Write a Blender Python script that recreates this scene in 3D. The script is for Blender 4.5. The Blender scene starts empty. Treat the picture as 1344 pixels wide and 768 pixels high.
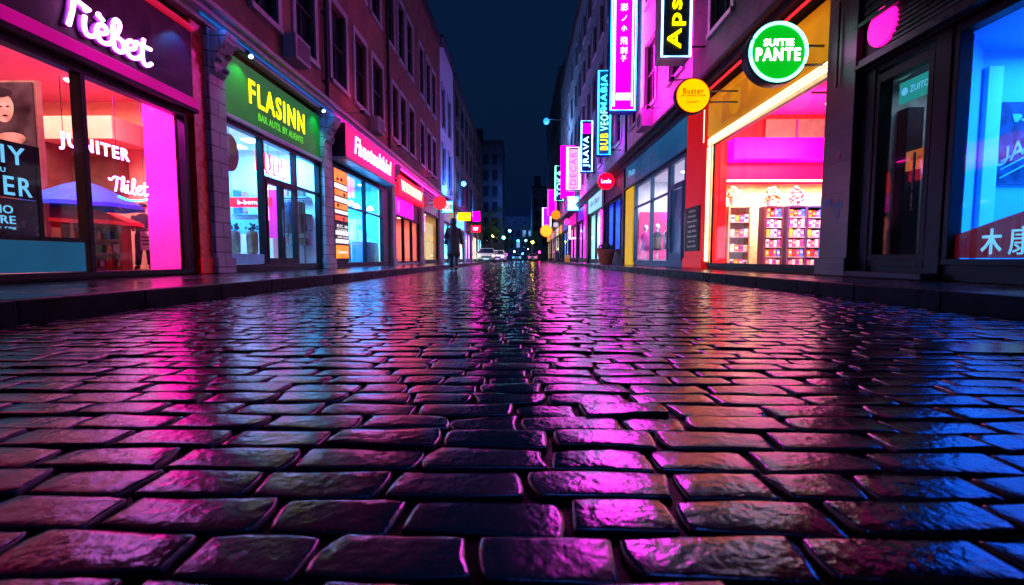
import bpy, math, random
import numpy as np
from mathutils import Vector, Matrix
random.seed(7); rng = np.random.default_rng(7)
sc = bpy.context.scene
C = sc.collection
PI = math.pi

# ------------------------------------------------------------------ camera
F = 616.0; H = 0.40
pitch = math.atan(44/F); yaw = math.atan(12/F)
cam = bpy.data.cameras.new('camera'); camo = bpy.data.objects.new('camera', cam); C.objects.link(camo)
cam.sensor_width = 36; cam.lens = 36*F/1344; cam.clip_start = 0.02; cam.clip_end = 3000
camo.location = (0, 0, H); camo.rotation_euler = (PI/2 - pitch, 0, yaw)
cam.dof.use_dof = True; cam.dof.focus_distance = 3.6; cam.dof.aperture_fstop = 4.0
sc.camera = camo
_f = Vector((-math.sin(yaw)*math.cos(pitch), math.cos(yaw)*math.cos(pitch), -math.sin(pitch)))
_r = Vector((math.cos(yaw), math.sin(yaw), 0)); _u = _r.cross(_f)
def at_x(X, px, py):
    "where a sight line of the photograph meets the upright plane x = X (used to read sizes off the facades)"
    d = _f*F + _r*(px-672) - _u*(py-384); p = d*(X/d.x); return p.y, p.z + H
def at_y(Y, px, py):
    d = _f*F + _r*(px-672) - _u*(py-384); p = d*(Y/d.y); return p.x, p.z + H

# ------------------------------------------------------------------ materials
MATS = {}
def nt(name):
    m = bpy.data.materials.new(name); m.use_nodes = True
    t = m.node_tree; t.nodes.clear()
    o = t.nodes.new('ShaderNodeOutputMaterial')
    return m, t, o
def N(t, typ, **kw):
    n = t.nodes.new(typ)
    for k, v in kw.items(): setattr(n, k, v)
    return n
def ramp(t, src, stops):
    r = N(t, 'ShaderNodeValToRGB')
    e = r.color_ramp.elements
    while len(e) < len(stops): e.new(0.5)
    for el, (p, c) in zip(e, stops):
        el.position = p; el.color = (c[0], c[1], c[2], 1) if not isinstance(c, (int, float)) else (c, c, c, 1)
    t.links.new(src, r.inputs[0]); return r.outputs[0]
def mat(name, col, rough=0.5, metal=0.0, var=0.25, scale=6.0, bump=0.1, bscale=40.0, spec=0.5, rvar=0.12, streak=False):
    if name in MATS: return MATS[name]
    m, t, o = nt(name); L = t.links.new
    p = N(t, 'ShaderNodeBsdfPrincipled'); L(p.outputs[0], o.inputs[0])
    geo = N(t, 'ShaderNodeNewGeometry')
    mp = N(t, 'ShaderNodeMapping'); L(geo.outputs['Position'], mp.inputs[0])
    if streak: mp.inputs['Scale'].default_value = (1, 1, 0.12)
    n1 = N(t, 'ShaderNodeTexNoise'); n1.inputs['Scale'].default_value = scale; n1.inputs['Detail'].default_value = 6
    L(mp.outputs[0], n1.inputs['Vector'])
    c0 = [max(0, c*(1-var)) for c in col]; c1 = [min(1, c*(1+var)) for c in col]
    L(ramp(t, n1.outputs[0], [(0.3, c0), (0.7, c1)]), p.inputs['Base Color'])
    L(ramp(t, n1.outputs[0], [(0.3, max(0.02, rough-rvar)), (0.7, min(1, rough+rvar))]), p.inputs['Roughness'])
    p.inputs['Metallic'].default_value = metal; p.inputs['Specular IOR Level'].default_value = spec
    if bump:
        n2 = N(t, 'ShaderNodeTexNoise'); n2.inputs['Scale'].default_value = bscale; n2.inputs['Detail'].default_value = 4
        L(geo.outputs['Position'], n2.inputs['Vector'])
        b = N(t, 'ShaderNodeBump'); b.inputs['Strength'].default_value = bump; b.inputs['Distance'].default_value = 0.01
        L(n2.outputs[0], b.inputs['Height']); L(b.outputs[0], p.inputs['Normal'])
    MATS[name] = m; return m
def emat(name, col, s, var=0.12, scale=2.5, base=0.3):
    if name in MATS: return MATS[name]
    m, t, o = nt(name); L = t.links.new
    p = N(t, 'ShaderNodeBsdfPrincipled'); L(p.outputs[0], o.inputs[0])
    p.inputs['Base Color'].default_value = (col[0]*base, col[1]*base, col[2]*base, 1); p.inputs['Roughness'].default_value = 0.4; p.inputs['Specular IOR Level'].default_value = 0.15
    geo = N(t, 'ShaderNodeNewGeometry'); n1 = N(t, 'ShaderNodeTexNoise'); n1.inputs['Scale'].default_value = scale
    L(geo.outputs['Position'], n1.inputs['Vector'])
    L(ramp(t, n1.outputs[0], [(0.3, [c*(1-var) for c in col]), (0.7, [min(1, c*(1+var)) for c in col])]), p.inputs['Emission Color'])
    p.inputs['Emission Strength'].default_value = s
    MATS[name] = m; return m
def glass(name, tint=(1, 1, 1), refl=1.0):
    if name in MATS: return MATS[name]
    m, t, o = nt(name); L = t.links.new
    tr = N(t, 'ShaderNodeBsdfTransparent'); tr.inputs[0].default_value = (*tint, 1)
    gl = N(t, 'ShaderNodeBsdfGlossy')
    geo = N(t, 'ShaderNodeNewGeometry'); n1 = N(t, 'ShaderNodeTexNoise'); n1.inputs['Scale'].default_value = 3; n1.inputs['Detail'].default_value = 5
    L(geo.outputs['Position'], n1.inputs['Vector'])
    L(ramp(t, n1.outputs[0], [(0.3, 0.01), (0.75, 0.06)]), gl.inputs['Roughness'])
    fr = N(t, 'ShaderNodeLayerWeight'); fr.inputs[0].default_value = .5
    pw = N(t, 'ShaderNodeMath', operation='POWER'); L(fr.outputs['Facing'], pw.inputs[0]); pw.inputs[1].default_value = 5
    ml = N(t, 'ShaderNodeMath', operation='MULTIPLY_ADD'); L(pw.outputs[0], ml.inputs[0]); ml.inputs[1].default_value = .9*refl; ml.inputs[2].default_value = .04*refl
    mx = N(t, 'ShaderNodeMixShader'); L(ml.outputs[0], mx.inputs[0]); L(tr.outputs[0], mx.inputs[1]); L(gl.outputs[0], mx.inputs[2])
    L(mx.outputs[0], o.inputs[0]); MATS[name] = m; return m
def brick(name, c1, c2, mortar, scale=1.0, rough=0.75, bw=0.225, bh=0.075, ms=0.012):
    if name in MATS: return MATS[name]
    m, t, o = nt(name); L = t.links.new
    p = N(t, 'ShaderNodeBsdfPrincipled'); L(p.outputs[0], o.inputs[0])
    geo = N(t, 'ShaderNodeNewGeometry'); sp = N(t, 'ShaderNodeSeparateXYZ'); L(geo.outputs['Position'], sp.inputs[0])
    ad = N(t, 'ShaderNodeMath', operation='ADD'); L(sp.outputs[0], ad.inputs[0]); L(sp.outputs[1], ad.inputs[1])
    cb = N(t, 'ShaderNodeCombineXYZ'); L(ad.outputs[0], cb.inputs[0]); L(sp.outputs[2], cb.inputs[1])
    b = N(t, 'ShaderNodeTexBrick'); L(cb.outputs[0], b.inputs['Vector'])
    b.inputs['Scale'].default_value = scale; b.inputs['Brick Width'].default_value = bw; b.inputs['Row Height'].default_value = bh
    b.inputs['Mortar Size'].default_value = ms; b.inputs['Color1'].default_value = (*c1, 1); b.inputs['Color2'].default_value = (*c2, 1); b.inputs['Mortar'].default_value = (*mortar, 1)
    n = N(t, 'ShaderNodeTexNoise'); n.inputs['Scale'].default_value = 1.3; n.inputs['Detail'].default_value = 8; L(geo.outputs['Position'], n.inputs['Vector'])
    mx = N(t, 'ShaderNodeMix', data_type='RGBA', blend_type='MULTIPLY'); mx.inputs[0].default_value = 0.9
    L(b.outputs['Color'], mx.inputs[6]); L(ramp(t, n.outputs[0], [(0.3, 0.45), (0.7, 1.15)]), mx.inputs[7]); L(mx.outputs[2], p.inputs['Base Color'])
    p.inputs['Roughness'].default_value = rough
    bp = N(t, 'ShaderNodeBump'); bp.inputs['Strength'].default_value = 0.6; bp.inputs['Distance'].default_value = 0.012; bp.invert = True
    L(b.outputs['Fac'], bp.inputs['Height']); L(bp.outputs[0], p.inputs['Normal'])
    MATS[name] = m; return m
def wet_stone(name, base, r0, r1, b1=0.35, b2=0.5, slab=None, ior=3.0):
    m, t, o = nt(name); L = t.links.new
    p = N(t, 'ShaderNodeBsdfPrincipled'); L(p.outputs[0], o.inputs[0])
    geo = N(t, 'ShaderNodeNewGeometry')
    n = N(t, 'ShaderNodeTexNoise'); n.inputs['Scale'].default_value = 5; n.inputs['Detail'].default_value = 7; L(geo.outputs['Position'], n.inputs['Vector'])
    ca = ramp(t, n.outputs[0], [(0.3, [c*0.5 for c in base]), (0.7, [c*1.5 for c in base])])
    at = N(t, 'ShaderNodeAttribute', attribute_name='tone')
    mx = N(t, 'ShaderNodeMix', data_type='RGBA', blend_type='MULTIPLY'); mx.inputs[0].default_value = 1.0 if slab is None else 0.0
    L(ca, mx.inputs[6]); L(at.outputs['Fac'], mx.inputs[7]); L(mx.outputs[2], p.inputs['Base Color'])
    n3 = N(t, 'ShaderNodeTexNoise'); n3.inputs['Scale'].default_value = 2.2; n3.inputs['Detail'].default_value = 5; L(geo.outputs['Position'], n3.inputs['Vector'])
    ae = N(t, 'ShaderNodeAttribute', attribute_name='edge')
    sm = N(t, 'ShaderNodeMath', operation='MULTIPLY_ADD'); L(ae.outputs['Fac'], sm.inputs[0]); sm.inputs[1].default_value = -.42; sm.inputs[2].default_value = .5; L(sm.outputs[0], p.inputs['Specular IOR Level'])
    rm = N(t, 'ShaderNodeMath', operation='MULTIPLY_ADD'); L(ae.outputs['Fac'], rm.inputs[0]); rm.inputs[1].default_value = .35; L(ramp(t, n3.outputs[0], [(0.35, r0), (0.7, r1)]), rm.inputs[2]); rt = N(t, 'ShaderNodeMath', operation='MULTIPLY_ADD'); L(at.outputs['Fac'], rt.inputs[0]); rt.inputs[1].default_value = .07 if slab is None else 0; rt.inputs[2].default_value = -.06 if slab is None else 0; ra = N(t, 'ShaderNodeMath', operation='ADD'); L(rm.outputs[0], ra.inputs[0]); L(rt.outputs[0], ra.inputs[1]); L(ra.outputs[0], p.inputs['Roughness'])
    p.inputs['IOR'].default_value = ior
    p.inputs['Specular Tint'].default_value = (.74, .70, 1, 1)
    nb = N(t, 'ShaderNodeTexNoise'); nb.inputs['Scale'].default_value = 48; nb.inputs['Detail'].default_value = 6; nb.inputs['Roughness'].default_value = 0.5; L(geo.outputs['Position'], nb.inputs['Vector'])
    nc = N(t, 'ShaderNodeTexNoise'); nc.inputs['Scale'].default_value = 13; nc.inputs['Detail'].default_value = 3; L(geo.outputs['Position'], nc.inputs['Vector'])
    bu1 = N(t, 'ShaderNodeBump'); bu1.inputs['Strength'].default_value = b1; bu1.inputs['Distance'].default_value = 0.008; L(nc.outputs[0], bu1.inputs['Height'])
    bu2 = N(t, 'ShaderNodeBump'); bu2.inputs['Strength'].default_value = b2; bu2.inputs['Distance'].default_value = 0.0032; L(nb.outputs[0], bu2.inputs['Height']); L(bu1.outputs[0], bu2.inputs['Normal'])
    last = bu2
    if slab:
        br = N(t, 'ShaderNodeTexBrick'); L(geo.outputs['Position'], br.inputs['Vector']); br.inputs['Scale'].default_value = 1
        br.inputs['Brick Width'].default_value = slab[0]; br.inputs['Row Height'].default_value = slab[1]; br.inputs['Mortar Size'].default_value = slab[2]
        bu3 = N(t, 'ShaderNodeBump', invert=True); bu3.inputs['Strength'].default_value = 0.8; bu3.inputs['Distance'].default_value = 0.01
        L(br.outputs['Fac'], bu3.inputs['Height']); L(bu2.outputs[0], bu3.inputs['Normal']); last = bu3
    L(last.outputs[0], p.inputs['Normal'])
    MATS[name] = m; return m

MAG = (1, .0, .62); PINK = (1, .015, .22); RED = (1, .008, .012); CYAN = (.02, .55, 1); BLUE = (.0, .12, 1); YEL = (1, .62, .0); GRN = (.01, .62, .03); ORG = (1, .2, .01); WHT = (.85, .92, 1)
M = dict(
 black=mat('black_paint', (.006, .006, .009), .45, bump=.05, spec=.12),
 frame=mat('dark_frame', (.006, .007, .012), .42, bump=.04, spec=.14, rvar=.05),
 metal=mat('grey_metal', (.12, .12, .14), .35, metal=.8),
 stone=mat('pier_stone', (.22, .22, .26), .55, bump=.3, bscale=30, streak=True),
 render_=mat('painted_render', (.3, .3, .36), .6, bump=.2, streak=True),
 blue_render=mat('pale_blue_render', (.32, .42, .55), .65, bump=.2, streak=True),
 trim=mat('painted_trim', (.26, .26, .32), .4, bump=.15, streak=True),
 dtrim=mat('dark_trim', (.02, .021, .036), .45, bump=.12, streak=True, spec=.2),
 brick_red=brick('red_brick', (.26, .06, .032), (.16, .04, .028), (.12, .10, .10)),
 brick_plum=brick('plum_brick', (.26, .16, .20), (.20, .12, .16), (.12, .10, .11)),
 brick_dark=brick('dark_brick', (.07, .06, .08), (.05, .045, .06), (.05, .05, .06)),
 tile=brick('pier_tile', (.05, .045, .055), (.07, .06, .07), (.02, .02, .02), bw=.68, bh=.46, ms=.008, rough=.35),
 stonebrick=brick('stone_blocks', (.22, .22, .27), (.27, .27, .32), (.06, .06, .08), bw=.5, bh=.26, ms=.012, rough=.5),
 darkglass=mat('dark_window_glass', (.008, .01, .018), .06, var=.4, bump=.02, bscale=3, rvar=.03),
 glass=glass('shop_glass', refl=.55), dimglass=glass('dim_door_glass', (.75, .85, .9), 1.3),
 peach=mat('peach_plaster', (.9, .48, .32), .7, var=.08), pinkwall=mat('pink_plaster', (.9, .07, .5), .6, var=.06),
 white=mat('white_plaster', (.75, .78, .8), .6, var=.06), wood=mat('shelf_wood', (.32, .16, .07), .5, scale=14, streak=True),
 lwood=mat('pale_wood', (.62, .42, .22), .5, scale=14, streak=True), brown=mat('brown_panel', (.2, .085, .06), .6), rackshelf=mat('rack_shelf_board', (.55, .42, .5), .5),
 redpaint=mat('red_gloss_paint', (.62, .012, .01), .3, var=.1), yelpaint=mat('yellow_gloss_paint', (.8, .5, .01), .35, var=.1),
 bluewall=mat('blue_plaster', (.10, .42, .9), .65, var=.05), crimson=mat('crimson_panel', (.62, .02, .14), .5, var=.08), mwall=mat('magenta_panel', (.8, .05, .6), .5, var=.08),
 floor=mat('shop_floor_tile', (.3, .27, .26), .3), purple=mat('purple_sign_board', (.02, .003, .018), .5, var=.15, spec=.2), navy=mat('navy_sign_board', (.012, .02, .06), .35),
 green=emat('green_board_self_glow', (.0, .17, .012), .55, var=.15, base=.35), teal=mat('teal_blue_panel', (.02, .09, .16), .5), bluefascia=mat('blue_fascia_paint', (.02, .14, .26), .35, streak=True),  # green board: emission put in to strengthen the light of its spotlights
 rust=mat('dark_red_corrugated', (.34, .03, .035), .5), slat=mat('shutter_slats', (.025, .025, .035), .35, metal=.4),
 skin=mat('skin', (.45, .25, .17), .5), coat=mat('dark_coat_cloth', (.018, .018, .03), .6, bump=.3), jeans=mat('dark_jeans', (.02, .035, .08), .8), shirt=mat('navy_shirt', (.02, .02, .035), .8),
 hair=mat('dark_hair', (.012, .009, .008), .5), shoe=mat('dark_leather', (.015, .013, .013), .4), paper=mat('pale_paper', (.7, .7, .72), .6),
 blueumb=mat('blue_canvas', (.008, .10, .75), .6), redumb=mat('red_canvas', (.75, .03, .03), .6), terracotta=mat('terracotta', (.38, .12, .06), .7), leaf=mat('plant_leaf', (.04, .09, .03), .5),
 tleaf=mat('tree_leaf', (.05, .10, .03), .5, var=.5), bark=mat('tree_bark', (.06, .045, .035), .8), plastic=mat('dark_plastic', (.02, .02, .022), .4), rubber=mat('tyre_rubber', (.015, .015, .015), .7),
 carpeach=mat('pearl_car_paint', (.55, .32, .24), .25, metal=.3, bump=0), carwhite=mat('white_car_paint', (.6, .62, .66), .25, bump=0), asphalt=mat('far_ground', (.03, .03, .035), .3),
 e_white=emat('neon_white', (1, .26, .92), 11), e_cyanw=emat('neon_ice_white', (.28, .72, 1), 6), e_cyan=emat('neon_cyan', CYAN, 9), e_mag=emat('neon_magenta', MAG, 16), e_magface=emat('lit_magenta_face', MAG, 24, var=.06),
 e_pink=emat('neon_pink', PINK, 9), e_red=emat('neon_red', RED, 4), e_redsoft=emat('lit_red_face', (1, .004, .015), 3.6), e_yel=emat('neon_yellow', (1, .8, .0), 2.6), e_yelface=emat('lit_yellow_face', (1, .13, .0), 5.5, var=.05),
 e_grnface=emat('lit_green_face', (.0, .5, .012), 1.05, var=.05), e_mint=emat('neon_mint', (.25, 1, .72), 3.2), e_org=emat('lit_orange_face', ORG, 1.6, var=.3), e_warm=emat('warm_led', (1, .82, .5), 5), e_warmsoft=emat('warm_curtain_glow', (1, .66, .3), .9, var=.25, scale=8),
 e_pinkface=emat('lit_pink_face', (1, .004, .055), 4, var=.08), e_blue=emat('neon_blue', (.02, .16, 1), 14), e_bluebox=emat('lit_ice_blue_box', (.25, .65, 1), 7), e_lamp=emat('lamp_glow', (.05, .35, 1), 10), e_warmlamp=emat('warm_lamp_glow', (1, .7, .35), 8),
 e_fixture=emat('ceiling_fixture_glow', (1, .95, .9), 7), e_cyanroom=emat('cyan_room_glow', (.08, .55, .95), .9, var=.3), e_bluefix=emat('blue_fixture_glow', (.6, .85, 1), 5), e_purple=emat('lit_purple_face', (.35, .01, .9), 1.6), e_teal=emat('lit_teal_face', (.03, .55, .5), .55), e_orgdim=emat('dim_orange_card', (1, .22, .03), .4), e_text=emat('lit_pale_blue_lettering', (.16, .58, 1), 1.0), e_greentext=emat('lit_lime_lettering', (.15, .8, .05), .8), e_dot=emat('lit_pink_disc', (1, .005, .3), 2.5, var=.04),
 wet=wet_stone('wet_cobble', (.003, .0035, .007), .08, .21, .19, .6), wetslab=wet_stone('wet_paving_slab', (.010, .010, .014), .12, .3, .15, .2, slab=(.9, .6, .008), ior=1.5), kerb=wet_stone('wet_kerb_stone', (.008, .008, .012), .25, .45, .3, .3, slab=(9, 1.0, .008), ior=1.12),
)

# ------------------------------------------------------------------ geometry helpers
class MB:
    def __init__(s): s.v = []; s.f = []; s.m = []
    def add(s, vs, fs, m=0):
        o = len(s.v); s.v += [tuple(p) for p in vs]; s.f += [tuple(i+o for i in f) for f in fs]; s.m += [m]*len(fs); return s
    def box(s, x0, x1, y0, y1, z0, z1, m=0):
        if x0 > x1: x0, x1 = x1, x0
        if y0 > y1: y0, y1 = y1, y0
        return s.add([(x0,y0,z0),(x1,y0,z0),(x1,y1,z0),(x0,y1,z0),(x0,y0,z1),(x1,y0,z1),(x1,y1,z1),(x0,y1,z1)],
              [(0,3,2,1),(4,5,6,7),(0,1,5,4),(1,2,6,5),(2,3,7,6),(3,0,4,7)], m)
    def fb(s, S, y0, y1, w0, w1, z0, z1, m=0): return s.box(S.x(w0), S.x(w1), y0, y1, z0, z1, m)
    def quad(s, a, b, c, d, m=0): return s.add([a, b, c, d], [(0,1,2,3)], m)
    def tube(s, pts, r, n=8, m=0, closed=False, rs=None):
        pts = [Vector(p) for p in pts]; k = len(pts); rings = []
        for i, p in enumerate(pts):
            a = pts[i-1] if (i > 0 or closed) else p; b = pts[(i+1) % k] if (i < k-1 or closed) else p
            d = (b-a).normalized() if (b-a).length > 1e-9 else Vector((0,0,1))
            ref = Vector((0,0,1)) if abs(d.z) < .9 else Vector((1,0,0))
            e1 = d.cross(ref).normalized(); e2 = d.cross(e1); rr = rs[i] if rs else r
            rings.append([p + e1*rr*math.cos(2*PI*j/n) + e2*rr*math.sin(2*PI*j/n) for j in range(n)])
        vs = [q for g in rings for q in g]; fs = []
        for i in range(k if closed else k-1):
            i2 = (i+1) % k
            for j in range(n): fs.append((i*n+j, i2*n+j, i2*n+(j+1) % n, i*n+(j+1) % n))
        if not closed: fs += [tuple(range(n))[::-1], tuple((k-1)*n+j for j in range(n))]
        return s.add(vs, fs, m)
    def lathe(s, prof, c, n=20, axis='z', m=0):
        vs = []; k = len(prof)
        for (r, h) in prof:
            for j in range(n):
                a = 2*PI*j/n; u, v = r*math.cos(a), r*math.sin(a)
                vs.append({'z': (c[0]+u, c[1]+v, c[2]+h), 'y': (c[0]+u, c[1]+h, c[2]+v), 'x': (c[0]+h, c[1]+u, c[2]+v)}[axis])
        fs = [(i*n+j, i*n+(j+1) % n, (i+1)*n+(j+1) % n, (i+1)*n+j) for i in range(k-1) for j in range(n)]
        fs += [tuple(range(n))[::-1], tuple((k-1)*n+j for j in range(n))]
        return s.add(vs, fs, m)
    def ball(s, c, r, n=12, k=8, m=0, sx=1, sy=1, sz=1):
        vs = [(c[0]+r*sx*math.sin(PI*i/k)*math.cos(2*PI*j/n), c[1]+r*sy*math.sin(PI*i/k)*math.sin(2*PI*j/n), c[2]+r*sz*math.cos(PI*i/k)) for i in range(k+1) for j in range(n)]
        fs = [(i*n+j, (i+1)*n+j, (i+1)*n+(j+1) % n, i*n+(j+1) % n) for i in range(k) for j in range(n)]
        return s.add(vs, fs, m)
    def prism(s, poly, f0, f1, m=0):
        "poly: 2d points; f0/f1 map a 2d point to the two end faces"
        k = len(poly); vs = [f0(p) for p in poly] + [f1(p) for p in poly]
        fs = [tuple(range(k)), tuple(range(2*k-1, k-1, -1))] + [(i, k+i, k+(i+1) % k, (i+1) % k) for i in range(k)]
        return s.add(vs, fs, m)
    def build(s, name, mats, parent=None, bevel=0, smooth=False, label=None):
        if not isinstance(mats, (list, tuple)): mats = [mats]
        off = Vector((0, 0, 0)); q = parent
        while q is not None: off += q.location; q = q.parent
        me = bpy.data.meshes.new(name); me.from_pydata([tuple(Vector(p)-off) for p in s.v], [], s.f)
        for m_ in mats: me.materials.append(m_)
        me.polygons.foreach_set('material_index', s.m)
        if smooth: me.polygons.foreach_set('use_smooth', [True]*len(s.f))
        me.update()
        import bmesh
        bm = bmesh.new(); bm.from_mesh(me); bmesh.ops.recalc_face_normals(bm, faces=bm.faces); bm.to_mesh(me); bm.free()
        o = bpy.data.objects.new(name, me); C.objects.link(o); o.parent = parent
        if bevel:
            b = o.modifiers.new('bevel', 'BEVEL'); b.width = bevel; b.segments = 2; b.limit_method = 'ANGLE'
        if label: o['label'] = label
        return o
def thing(name, label, cat, loc=(0, 0, 0), group=None):
    o = bpy.data.objects.new(name, None); C.objects.link(o); o.location = loc; o.empty_display_size = .2
    o['label'] = label; o['category'] = cat
    if group: o['group'] = group
    return o
def tag(o, label, cat, group=None):
    o['label'] = label; o['category'] = cat
    if group: o['group'] = group
    return o
def struct(o): o['kind'] = 'structure'; return o
def tree_copy(o, parent=None):
    c = o.copy(); C.objects.link(c); c.parent = parent
    for ch in list(o.children): tree_copy(ch, c)
    return c
class Side:
    def __init__(s, X0, d): s.X0 = X0; s.d = d
    def x(s, w): return s.X0 + s.d*w
    def p(s, y, w, z): return Vector((s.X0 + s.d*w, y, z))
LS = Side(-5.4, 1); RS = Side(4.9, -1)
UP = Vector((0, 0, 1)); AX = Vector((1, 0, 0)); AY = Vector((0, 1, 0))
RIGHTV = {LS: AY, RS: -AY}                       # reading direction on each facade
dg = None
def text_geo(body, bold=.012, ext=.02, shear=0, spacing=1.0):
    c = bpy.data.curves.new('t', 'FONT'); c.body = body; c.size = 1; c.extrude = ext; c.offset = bold; c.resolution_u = 3; c.shear = shear; c.space_character = spacing
    o = bpy.data.objects.new('t', c); C.objects.link(o); bpy.context.view_layer.update()
    me = bpy.data.meshes.new_from_object(o.evaluated_get(bpy.context.evaluated_depsgraph_get()))
    vs = [v.co.copy() for v in me.vertices]; fs = [tuple(p.vertices) for p in me.polygons]
    bpy.data.objects.remove(o); bpy.data.curves.remove(c); bpy.data.meshes.remove(me); return vs, fs
def lettering(parent, body, P, R_, U_, w, h, m, bold=.012, depth=.02, name='lettering', shear=0, slope=0, mb=None, back=None):
    vs, fs = text_geo(body, bold*.30, .5, shear, 1.2 if bold > .02 else 1.05)
    if not vs: return None
    x0 = min(v.x for v in vs); x1 = max(v.x for v in vs); y0 = min(v.y for v in vs); y1 = max(v.y for v in vs)
    n_ = R_.cross(U_); P = Vector(P); depth = min(depth, .012) if abs(n_.x) > .5 else depth
    out = []
    for v in vs:
        a = ((v.x-x0)/(x1-x0)-.5)*w; b = ((v.y-y0)/(y1-y0)-.5)*h + slope*a
        out.append(P + R_*a + U_*b + n_*(v.z+.5)*depth)
    if mb is not None: mb.add(out, fs); return None
    b_ = MB(); b_.add(out, fs)
    return b_.build(name, m, parent)
def lamp_area(name, loc, size, power, col, rot=(0, 0, 0), sy=None):
    l = bpy.data.lights.new(name, 'AREA'); l.energy = power; l.color = col; l.size = size
    if sy: l.shape = 'RECTANGLE'; l.size_y = sy
    o = bpy.data.objects.new(name, l); C.objects.link(o); o.location = loc; o.rotation_euler = rot; o.visible_glossy = False; return o
def lamp_point(name, loc, power, col, r=.08):
    l = bpy.data.lights.new(name, 'POINT'); l.energy = power; l.color = col; l.shadow_soft_size = r
    o = bpy.data.objects.new(name, l); C.objects.link(o); o.location = loc; o.visible_glossy = False; return o
def lamp_spot(name, loc, to, power, col, ang=60, r=.03):
    l = bpy.data.lights.new(name, 'SPOT'); l.energy = power; l.color = col; l.spot_size = math.radians(ang); l.spot_blend = .6; l.shadow_soft_size = r
    o = bpy.data.objects.new(name, l); C.objects.link(o); o.location = loc
    o.rotation_euler = (Vector(to)-Vector(loc)).to_track_quat('-Z', 'Y').to_euler(); return o

# ------------------------------------------------------------------ ground, road, pavement
KL, KR, PZ = -3.1, 3.35, 0.147
def setts(Y0, Y1, ns, nt_, rel=1.0, x0=KL+.02, x1=KR-.02):
    row = .1035; out = []
    nr = int((Y1-Y0)/row)
    S_ = np.array(ns); T_ = np.array(nt_)
    gs, gt = np.meshgrid(S_, T_, indexing='ij')
    K = gs.size; A, B = gs.shape
    a = np.abs(gs); b = np.abs(gt); e = np.maximum(a, b)
    def prof(v, axis_nodes):
        q = sorted(set(np.abs(axis_nodes)))[::-1]            # outermost first
        h = np.zeros_like(v); h[v >= q[0]-1e-6] = -.016
        h[np.abs(v-q[1]) < 1e-6] = -.0028
        if len(q) > 4: h[np.abs(v-q[2]) < 1e-6] = -.0006
        return h
    hz = np.minimum(prof(a, S_), prof(b, T_))*rel
    dome = (1-a**4)*.0008 + (1-b**4)*.0007
    corner = 1 - .05*np.clip((a+b-1.55)/.45, 0, 1)
    cells = []
    for i in range(nr):
        x = x0 - (rng.random()*.2); yb = Y0 + i*row
        while x < x1:
            w = .235*(.82+.34*rng.random())
            if rng.random() < .14: w *= .68
            xa = max(x, x0); xb = min(x+w, x1)
            if xb-xa > .05: cells.append((xa, xb, yb))
            x += w
    cells = np.array(cells); n = len(cells)
    xa, xb, yb = cells.T
    gap = .0042*(.5+.5*rel)
    cx = (xa+xb)/2; cy = yb+row/2 + .006*np.sin(cx*1.3+yb*.7) ; hw = (xb-xa)/2-gap-.003*rng.random(n); hl = row/2-gap*(.75+.5*rng.random(n))
    rot = rng.normal(0, .02, n); tx = rng.normal(0, .011*rel, n); ty = rng.normal(0, .009*rel, n); dz = rng.normal(0, .0022*rel, n); ds = .6+.9*rng.random(n)
    s = gs.ravel()[None]*corner.ravel()[None]; t = gt.ravel()[None]*corner.ravel()[None]
    j = rng.normal(0, .005, (n, 4))
    lx = s*hw[:, None] + j[:, 0:1]*s*t + j[:, 1:2]*(t*t-.5); ly = t*hl[:, None] + j[:, 2:3]*s*t + j[:, 3:4]*(s*s-.5)*.8
    lz = hz.ravel()[None] + dome.ravel()[None]*ds[:, None] + tx[:, None]*ly + ty[:, None]*lx + dz[:, None]
    if K > 50: lz = lz + rng.normal(0, .0005, lz.shape)*(hz.ravel()[None] > -.01)
    X = cx[:, None] + lx - rot[:, None]*ly; Yv = cy[:, None] + ly + rot[:, None]*lx
    crown = .0
    co = np.stack([X, Yv, lz-.004], -1).reshape(-1, 3)
    f = np.array([(i*B+jj, (i+1)*B+jj, (i+1)*B+jj+1, i*B+jj+1) for i in range(A-1) for jj in range(B-1)])
    fa = (f[None] + (np.arange(n)*K)[:, None, None]).reshape(-1, 4)
    tone = np.repeat(.45+1.1*rng.random(n), K)
    return co, fa, tone, np.tile((hz.ravel() < -.002*rel).astype(float), n)
parts = [setts(.25, 6.0, [-1, -.985, -.96, -.9, -.6, -.3, 0, .3, .6, .9, .96, .985, 1], [-1, -.97, -.92, -.8, -.4, 0, .4, .8, .92, .97, 1]),
         setts(.25+.1035*56, 18.0, [-1, -.98, -.93, -.5, .5, .93, .98, 1], [-1, -.95, -.86, -.3, .3, .86, .95, 1], .45)]
y2 = .25+.1035*56; y2 += .1035*int((18.0-y2)/.1035)
parts.append(setts(y2, 44.0, [-1, -.97, -.9, .9, .97, 1], [-1, -.94, -.8, .8, .94, 1], .28))
y3 = y2 + .1035*int((44.0-y2)/.1035)
co = []; fa = []; to = []; ee = []; o_ = 0
for c_, f_, t_, e_ in parts: co.append(c_); fa.append(f_+o_); to.append(t_); ee.append(e_); o_ += len(c_)
co = np.concatenate(co); fa = np.concatenate(fa); to = np.concatenate(to)
me = bpy.data.meshes.new('cobbled_road'); me.vertices.add(len(co)); me.vertices.foreach_set('co', co.ravel().astype(np.float32))
me.loops.add(fa.size); me.loops.foreach_set('vertex_index', fa.ravel().astype(np.int32)); me.polygons.add(len(fa))
me.polygons.foreach_set('loop_start', np.arange(0, fa.size, 4, dtype=np.int32)); me.polygons.foreach_set('use_smooth', np.ones(len(fa), bool))
at_ = me.attributes.new('tone', 'FLOAT', 'POINT'); at_.data.foreach_set('value', to.astype(np.float32)); ae_ = me.attributes.new('edge', 'FLOAT', 'POINT'); ae_.data.foreach_set('value', np.concatenate(ee).astype(np.float32))
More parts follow.
